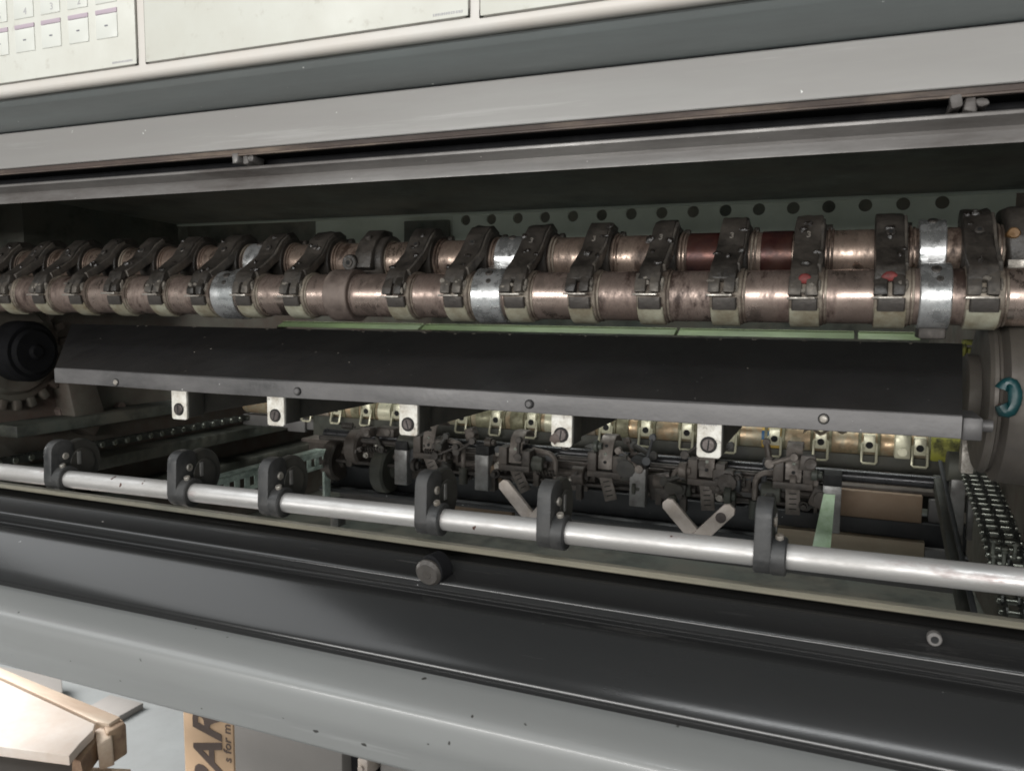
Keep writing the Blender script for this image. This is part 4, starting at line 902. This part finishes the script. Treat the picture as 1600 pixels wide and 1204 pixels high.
# perforated straps on clamp blocks
def strap(px, py, lean, label, broad=1.0):
    Ys = MY - .035; c = atY(px, py, Ys); x, z = c.x, c.z
    t = thing('holed_strap', label, 'strap', (x, Ys, z), 'holed straps along the cross frame')
    path = [(Ys + .045, z + .022), (Ys + .03, z + .031), (Ys + .014, z + .031), (Ys + .003, z + .024), (Ys - .003, z + .010), (Ys - .004, z - .008)]
    st = link_mesh('strap_band', MB().ribbon(path, .0022, x - .009 * broad, x + .009 * broad, .0004, 1), X['strap'], t)
    for zz, yy in ((.021, .0005), (.011, -.0034), (.001, -.0045)):
        link_mesh('strap_hole', MB().cyl((x, Ys + yy + .001, z + zz), (x, Ys + yy - .0013, z + zz), .0021, 10, .0001), X['slot'] if zz != .011 else X['pin'], st)
    link_mesh('clamp_block', MB().box(x - .022, x - .0105, Ys - .009, Ys + .014, z - .012, z + .013, .0012).box(x + .0105, x + .022, Ys - .009, Ys + .014, z - .012, z + .010, .0012).box(x - .022, x + .022, Ys - .010, Ys + .012, z - .018, z - .010, .0012), X['brown'], t)
    rot = Matrix.Rotation(R(lean), 3, 'Y')
    tl = link_mesh('strap_tail', MB().box(x - .008, x + .008, Ys - .0065, Ys - .0045, z - .048, z - .014, .0005, rot=rot, piv=(x, Ys, z - .014)), X['strap'], t)
    hk = MB()
    for k in range(4):
        hk.box(x - .004, x + .004, Ys - .0068, Ys - .0062, z - .024 - k * .006, z - .0228 - k * .006, 0, rot=rot, piv=(x, Ys, z - .014))
    link_mesh('scale_marks', hk, X['slot'], tl)
    return t
strap(672, 695, -24, 'grey brown holed strap just right of the middle white tag')
strap(807, 713, -28, 'grey brown holed strap left of the red smeared tag')
strap(947, 722, -16, 'grey brown holed strap right of the red smeared tag')
strap(1105, 734, -6, 'grey holed strap straight below the rightmost white tag')
strap(1240, 738, -2, 'grey holed strap left of the smoky tab at right')
# bent rods
def rod(px, py, flip, label, s=1.0):
    Yr = MY - .03; c = atY(px, py, Yr); pts = []
    L = .022 * s
    for k in range(4): pts.append((c.x, Yr, c.z - .035 * s + k * .011 * s))
    for k in range(1, 8):
        a = PI - k * PI / 2 / 7
        pts.append((c.x + flip * (.014 * s + .014 * s * math.cos(a)), Yr, c.z - .002 * s + .014 * s * math.sin(a)))
    for k in range(1, 4): pts.append((c.x + flip * (.014 * s + L * k / 3), Yr + .004 * k, c.z + .012 * s))
    t = thing('bent_rod', label, 'rod', (c.x, Yr, c.z - .035 * s), 'bent rods along the cross frame')
    link_mesh('rod', MB().tube(pts, .0034 * s, 10), X['strap'], t)
    link_mesh('rod_socket', MB().cyl((c.x, Yr, c.z - .045 * s), (c.x, Yr, c.z - .022 * s), .0062 * s, 14, .0008), X['interior'], t)
rod(724, 705, -1, 'bent rod right of the fourth clamp')
rod(868, 722, -1, 'bent rod above the fifth clamp')
rod(1052, 744, 1, 'bent rod left of the strap under the rightmost tag')
rod(1180, 752, 1, 'bent rod above the rightmost clamp')
# nuts, knuckles and little cams on the frame
kn = 0
for (px, py, r, w, mt, lab) in ((690, 712, .0085, .02, 'strap', 'round knuckle beside the fourth clamp'), (838, 724, .010, .022, 'interior', 'black round knuckle over the fifth clamp'), (905, 742, .012, .016, 'brown', 'brown knuckle left of the satin tab'),
                           (1030, 752, .009, .014, 'brown', 'brown knuckle right of the satin tab'), (1068, 762, .010, .02, 'interior', 'black knuckle under the bent rod'), (1145, 752, .012, .02, 'beam', 'dark knuckle right of the strap under the rightmost tag'),
                           (1205, 768, .012, .022, 'interior', 'black knuckle behind the rightmost clamp'), (640, 690, .010, .03, 'interior', 'black knuckle above the leftmost smoky tab'), (770, 735, .008, .012, 'tan', 'small tan knuckle left of the fifth clamp')):
    a = atY(px, py, MY - .03)
    t = thing('knuckle', lab, 'knuckle', (a.x, MY - .03, a.z - r))
    link_mesh('drum', disc(MB(), a.x - w / 2, a.x + w / 2, MY - .03, a.z, r, 24, .001), X[mt], t)
    link_mesh('stem', MB().box(a.x - .004, a.x + .004, MY - .032, MY - .02, a.z - r - .02, a.z, .0008).box(a.x + w / 2 + .001, a.x + w / 2 + .010, MY - .02, MY - .005, a.z - .010, a.z + .006, .0008), X['brown'], t)
    link_mesh('nut', MB().cyl((a.x + w / 2, MY - .03, a.z), (a.x + w / 2 + .005, MY - .03, a.z), r * .5, 6, .0006), X['darksteel'], t)
for (px, py, w, h, mt, lab) in ((905, 752, 34, 26, 'strap', 'plain grey brown plate left of the second holed strap'), (1160, 772, 40, 22, 'greyboard', 'plain grey plate left of the rightmost clamp'), (775, 742, 26, 20, 'tan', 'small tan plate above the left bent lever'), (640, 735, 60, 24, 'brown', 'brown plate behind the leftmost smoky tab')):
    a = atY(px, py, MY); s_ = MY / .98 / 1250
    tag(link_mesh('small_plate', MB().box(a.x - w * s_ / 2, a.x + w * s_ / 2, MY - .008, MY - .003, a.z - h * s_ / 2, a.z + h * s_ / 2, .0008), X[mt]), lab, 'plate')
# right end of the frame
a = atY(1500, 770, MY - .05)
re = thing('frame_end', 'dark upright end of the cross frame left of the right chain', 'frame', (a.x, MY - .05, a.z - .06))
link_mesh('upright', MB().box(a.x - .010, a.x + .004, MY - .06, MY - .04, a.z - .055, a.z + .03, .0012).box(a.x + .008, a.x + .014, MY - .05, MY - .04, a.z - .05, a.z + .035, .001), X['clear'], re)
link_mesh('knuckle', disc(MB(), a.x - .014, a.x + .012, MY - .05, a.z + .028, .016, 24, .001), X['interior'], re)
link_mesh('foot_bolt', MB().cyl((a.x - .002, MY - .062, a.z - .05), (a.x - .002, MY - .068, a.z - .05), .005, 12, .001), X['steel'], re)

# mint green bracket with slots
gx = -.70
gb = thing('mint_bracket', 'mint green slotted bracket running back at the left behind the tube', 'bracket', (gx, .76, CAMZ - .25))
ya, yb2 = .745, .965
zt, zb_ = CAMZ - .2125, CAMZ - .2385
link_mesh('top_flange', MB().box(gx - .014, gx + .001, ya, yb2, zt - .001, zt + .0012, .0006), X['mint'], gb)
link_mesh('top_strip', MB().box(gx, gx + .002, ya, yb2, zt - .0085, zt - .0012, .0003), X['mint'], gb)
link_mesh('bottom_strip', MB().box(gx, gx + .002, ya, yb2, zb_, zb_ + .0055, .0004), X['mint'], gb)
for k in range(13):
    yy = ya + (yb2 - ya) * k / 12.0
    link_mesh('web', MB().box(gx + .0002, gx + .0018, yy - .0045, yy + .0045, zb_ + .005, zt - .008, .0003), X['mint'], gb)
link_mesh('leg', MB().box(gx - .002, gx + .0022, yb2 - .002, yb2 + .013, zt - .085, zt + .0012, .001), X['mint'], gb)

# bent V levers
def vlever(name, label, pts, Y, screw):
    a, b, c = [atY(p[0], p[1], Y) for p in pts]
    t = thing(name, label, 'lever', b, 'bent levers above the tube')
    def bar(p, q_, y, w=.0056):
        d = (q_ - p).normalized(); n = Vector((-d.z, 0, d.x)) * w
        P = [p - d * .003 + n * .55, p - d * .004, p - d * .003 - n * .55, p + n * -1, q_ + n * -1, q_ + n]
        P = [p - d * .0035 + n * .5, p + n, q_ + n, q_ - n, p - n, p - d * .0035 - n * .5]
        m = MB(); m.add([(v.x, y, v.z) for v in P] + [(v.x, y + .005, v.z) for v in P], [list(range(6))[::-1], list(range(6, 12))] + [[k, (k + 1) % 6, 6 + (k + 1) % 6, 6 + k] for k in range(6)])
        bm = bmesh.new(); vv = [bm.verts.new(v) for v in m.v]
        for f in m.f: bm.faces.new([vv[i] for i in f])
        bmesh.ops.recalc_face_normals(bm, faces=bm.faces[:])
        bmesh.ops.bevel(bm, geom=bm.edges[:], offset=.0008, segments=2, profile=.5, affect='EDGES')
        return MB().from_bm(bm)
    link_mesh('arm', bar(a, b, Y), X['lever'], t)
    link_mesh('arm', bar(c, b, Y - .003), X['lever'], t)
    if screw:
        s_ = c.lerp(b, .25)
        link_mesh('screw', MB().cyl((s_.x, Y + .001, s_.z), (s_.x, Y - .0042, s_.z), .0042, 16, .0006), X['screw'], t)
vlever('bent_lever', 'pinkish grey V shaped lever with a dark screw left of the rightmost clamp', [(1043, 787), (1089, 842), (1140, 795)], .64, True)
vlever('bent_lever', 'pinkish grey V shaped lever partly behind the fifth clamp', [(786, 757), (832, 815), (872, 770)], .64, False)

# pale green strip
a, b = atY(1296, 772, .70), atY(1281, 872, .66)
mm = MB(); w = .0055
vs = []
for k in range(9):
    f = k / 8; p = a.lerp(b, f); ww = w * (.8 + .5 * f)
    p.y += .006 * math.sin(f * PI)
    vs += [(p.x - ww, p.y, p.z), (p.x + ww, p.y, p.z), (p.x + ww, p.y + .0012, p.z), (p.x - ww, p.y + .0012, p.z)]
fx = [(3, 2, 1, 0), (32, 33, 34, 35)]
for k in range(8):
    for j in range(4): fx.append((k * 4 + j, k * 4 + (j + 1) % 4, k * 4 + 4 + (j + 1) % 4, k * 4 + 4 + j))
tag(link_mesh('plastic_strip', mm.add(vs, fx), X['strip']), 'pale green plastic strip standing right of the rightmost clamp', 'strip')

# ================================================================== front tube and its clamps
UY = .50
UR = .0077
zl_, zr_ = zq(739.5, UY, 30), zq(905.5, UY, 1570)
xl_, xr_ = xat(30, UY, zl_), xat(1570, UY, zr_)
def tube_z(x): return zl_ + (zr_ - zl_) * (x - xl_) / (xr_ - xl_)
UZ = tube_z(-.3)
pts = [(XL + (XR - XL) * i / 60, UY, tube_z(XL + (XR - XL) * i / 60)) for i in range(61)]
tb = tag(link_mesh('front_tube', MB().tube(pts, UR, 40), X['tubealu']), 'satin aluminium tube across the front carrying black clamps', 'tube')
cl_px = [66, 259, 401, 646, 837, 1177]
def clamp(x, label):
    UZ = tube_z(x + .008)
    t = thing('tube_clamp', label, 'clamp', (x, UY, UZ - .012), 'black clamps on the front tube')
    th = .0102
    # slim holder in the y-z plane, rounded over at the top
    pts = []
    for k in range(9): a = R(185 + 170 * k / 8); pts.append((UY + .0118 * math.cos(a), UZ + .0118 * math.sin(a)))
    pts += [(UY + .0125, UZ + .010), (UY + .0125, UZ + .024)]
    for k in range(5):
        a = R(20 + 70 * k / 4); pts.append((UY + .004 + .009 * math.cos(a), UZ + .0255 + .009 * math.sin(a)))
    for k in range(6):
        a = R(95 + 78 * k / 5); pts.append((UY - .000 + .0105 * math.cos(a), UZ + .024 + .0105 * math.sin(a)))
    link_mesh('holder', MB().prism(pts, x, x + th, .0010, 2).jit(.0005, 90, x * 40), X['clamp'], t)
    link_mesh('disc', disc(disc(MB(), x + .0025, x + .0085, UY + .021, UZ + .0115, .0215, 36, .0012), x + .0085, x + .0105, UY + .021, UZ + .0115, .013, 30, .0006), X['blackbar'], t)
    hb = link_mesh('hub', MB().ring(x + th - .001, x + th + .0085, UR - .001, UR + .0042, UY, UZ, 36, .0009), X['clamp'], t)
    link_mesh('set_screw', MB().cyl((x + th + .004, UY - .002, UZ + UR + .002), (x + th + .004, UY - .0035, UZ + UR + .0062), .0026, 12, .0005), X['steel'], t)
    link_mesh('side_slot', MB().box(x + th - .0005, x + th + .0009, UY + .015, UY + .019, UZ + .010, UZ + .022, .0004), X['clear'], t)
    link_mesh('side_bolt', MB().cyl((x + th, UY + .003, UZ + .020), (x + th + .002, UY + .003, UZ + .020), .0032, 12, .0005), X['steel'], t)
    return t
pr = None
for i, px in enumerate(cl_px):
    x = xat(px, UY - .0118, UZ + .01)
    lab = ['black tube clamp at the far left end of the tube', 'black tube clamp left of the mint green bracket', 'black tube clamp in front of the mint green bracket', 'black tube clamp below the middle white tag', 'black tube clamp below the red smeared white tag', 'tall black tube clamp nearest the right, beside the pale green strip'][i]
    if pr is None: pr = clamp(x, lab)
    else: dup(pr, (x, UY, tube_z(x + .008) - .012), None, lab)

# ================================================================== black apron and grey rail in front
ap = thing('black_apron', 'satin black ridged apron below the front tube', 'apron', (0, .43, zq(1070, .40)))
link_mesh('ledge', MB().prism([(.478, zq(862, .475)), (.4705, zq(864, .4705)), (.468, zq(869, .468)), (.4685, zq(872, .4685)), (.474, zq(873, .474)), (.49, zq(872, .478))], XL, XR), X['ledge'], ap, 25)
prof = [(.480, zq(872, .478) - .001), (.4745, zq(880, .4745)), (.4720, zq(884, .4720)), (.4695, zq(885, .4695)), (.4675, zq(887.5, .4675)), (.4660, zq(892, .4660)), (.4530, zq(920, .4530)), (.4513, zq(923.5, .4513)), (.4502, zq(927, .4502)), (.4500, zq(931, .4500)), (.4510, zq(944, .4510)), (.4495, zq(948, .4495)), (.4470, zq(950, .4470)), (.4450, zq(952.5, .4450)),
        (.4385, zq(970, .4385)), (.4275, zq(1005, .4275)), (.4185, zq(1040, .4185)), (.4138, zq(1060, .4138)), (.4128, zq(1067, .4128)), (.4128, zq(1072, .4128)), (.4145, zq(1084, .4145)), (.49, zq(1084, .4145)), (.49, zq(880, .478))]
link_mesh('apron_sheet', MB().prism(prof, XL, XR), X['apron'], ap, 50)
c = atY(680, 884, .457)
kb = thing('stop_knob', 'round black rubber stop knob on the apron below the tube', 'knob', c)
link_mesh('collar', MB().cyl(c + Vector((.004, .004, 0)), c + Vector((0, -.007, -.001)), .0102, 28, .0015), X['channel'], kb)
link_mesh('knob_face', MB().cyl(c + Vector((0, -.006, -.001)), c + Vector((-.0, -.0115, -.0022)), .0092, 28, .002), X['knob'], kb)
link_mesh('knob_hole', MB().cyl(c + Vector((0, -.010, -.002)), c + Vector((0, -.0118, -.0022)), .0032, 14, .0003), X['darksteel'], kb)
for px, py, r, lab in ((1460, 997, .0036, 'small round bolt on the apron at right'), (163, 817, .0021, 'tiny screw on the apron at left')):
    c = atY(px, py, .4585)
    t = thing('apron_bolt', lab, 'bolt', c)
    link_mesh('bolt_ring', MB().cyl(c + Vector((0, .003, 0)), c + Vector((0, -.002, 0)), r, 20, .0005), X['rail'], t)
    link_mesh('bolt_socket', MB().cyl(c + Vector((0, .001, 0)), c + Vector((0, -.0023, 0)), r * .55, 12, .0002), X['slot'], t)

gr = thing('grey_front_rail', 'glossy blue grey painted rail along the front below the apron', 'rail', (0, .37, zq(1246, .372)))
prof = [(0.4165, zq(1081, 0.4120)), (0.4117, zq(1081.5, 0.4117)), (0.4065, zq(1092, 0.4065)), (0.3960, zq(1118, 0.3960)), (0.3900, zq(1133, 0.3900)), (0.3873, zq(1142, 0.3873)), (0.3857, zq(1153, 0.3857)), (0.3849, zq(1170, 0.3849)), (0.3849, zq(1192, 0.3849)), (0.3857, zq(1202, 0.3857)), (0.3875, zq(1210, 0.3875)), (0.3905, zq(1222, 0.3905)), (0.3930, zq(1241, 0.3930)), (0.3940, zq(1246, 0.3940)), (0.4005, zq(1247, 0.3955)), (0.4165, zq(1240, 0.4005))]
link_mesh('rail_body', MB().prism(prof, XL, XR), X['railgrey'], gr, 60)

# ================================================================== pallet, boxes below the rail
PZ = CAMZ - .60
pal = thing('wooden_pallet', 'raw wooden pallet with a bright plywood top under the rail at lower left', 'pallet', atZ(100, 1120, PZ - .1))
def top(pts, z): return [atZ(px, py, z) for px, py in pts]
link_mesh('plywood_sheet', MB().solid(top([(-260, 960), (4, 1063), (60, 1089), (148, 1130), (146, 1139), (139, 1146), (124, 1161), (108, 1180), (40, 1171), (-20, 1163), (-300, 1150)], PZ), .014, .0012), X['ply'], pal)
link_mesh('edge_board', MB().solid(top([(-200, 961), (22, 1051), (188, 1119), (170, 1130), (150, 1126), (6, 1059), (-215, 968)], PZ), .022, .0015), X['wood'], pal)
link_mesh('end_block', MB().solid(top([(158, 1130), (188, 1121), (198, 1132), (170, 1146)], PZ - .006), .045, .003).jit(.006, 35, 115), X['woodend'], pal)
link_mesh('end_block', MB().solid(top([(150, 1138), (172, 1132), (176, 1150), (152, 1160)], PZ - .010), .045, .003).jit(.006, 35, 115), X['wood'], pal)
link_mesh('end_block', MB().solid(top([(112, 1178), (150, 1136), (156, 1150), (128, 1188)], PZ - .016), .03, .003).jit(.006, 35, 114), X['woodend'], pal)
link_mesh('bottom_board', MB().solid(top([(-120, 1238), (120, 1196), (205, 1200), (150, 1260), (-100, 1300)], PZ - .06), .02, .0015), X['wood'], pal)
link_mesh('inner_board', MB().solid(top([(-200, 1170), (120, 1180), (110, 1215), (-200, 1230)], PZ - .04), .015, .0015), X['greybox'], pal)
# grey sheet-metal step on the floor
t = tag(link_mesh('floor_plate', MB().solid(top([(140, 1102), (172, 1084), (224, 1097), (186, 1118)], .02), .018, .002), X['greybox']), 'small grey plate on the floor right of the pallet', 'plate')
tag(link_mesh('dark_duct', MB().solid(top([(-60, 1030), (96, 1056), (98, 1080), (60, 1090), (-60, 1072)], .05), .045, .003), X['greybox']), 'dark grey block on the floor behind the pallet', 'block')
# cardboard box with print
KY = 1.02
x0, x1 = xat(283, KY, CAMZ - .62), xat(361, KY, CAMZ - .62)
kb = thing('cardboard_box', 'brown cardboard box with large dark sideways lettering under the rail', 'box', ((x0 + x1) / 2, KY, .05))
link_mesh('box_body', MB().box(x0, x1, KY, KY + .10, .12, CAMZ - .44, .002), X['card'], kb)
tm = text_mb('PAR', .088, .0002, .22, .0022)
zc = atY(330, 1178, KY).z
s_ = Matrix.Translation((x0 + (x1 - x0) * .53, KY - .0012, zc)) @ Matrix.Rotation(PI / 2, 4, 'X') @ Matrix.Rotation(PI / 2, 4, 'Z')
link_mesh('large_print', tm.xform(s_), X['cardprint'], kb)
tm = text_mb('s for m', .024, .0002, 0, .0003)
s_ = Matrix.Translation((x0 + (x1 - x0) * .90, KY - .0012, zc + .03)) @ Matrix.Rotation(PI / 2, 4, 'X') @ Matrix.Rotation(PI / 2, 4, 'Z')
link_mesh('small_print', tm.xform(s_), X['cardprint'], kb)
gx0, gx1 = x1 + .004, xat(534, KY, CAMZ - .62)
tag(link_mesh('grey_bin', MB().box(gx0, gx1, KY - .002, KY + .2, .1, CAMZ - .42, .003), X['greybox']), 'plain taupe grey box beside the lettered cardboard box', 'box')
gx2 = xat(556, KY, CAMZ - .62)
dk = thing('dark_slit', 'dark slit filled in black with a pale fitting right of the taupe grey box', 'post', (gx1 + .02, KY, .1))
link_mesh('post', MB().box(gx1 + .002, gx2, KY + .02, KY + .2, .1, CAMZ - .42, .002), X['channel'], dk)  # solid black box drawn for the dark slit between the boxes
c = atY(560, 1195, KY)
link_mesh('fitting', MB().box(gx2 + .001, gx2 + .02, KY, KY + .05, c.z - .02, c.z + .012, .003).cyl((gx2 + .009, KY, c.z - .003), (gx2 + .009, KY - .004, c.z - .003), .005, 12), X['lever'], dk)
tag(link_mesh('rear_bin', MB().box(gx2 + .024, gx2 + .5, KY + .03, KY + .2, .1, CAMZ - .42, .003), X['greybox']), 'taupe grey box right of the dark slit, mostly behind the rail', 'box')
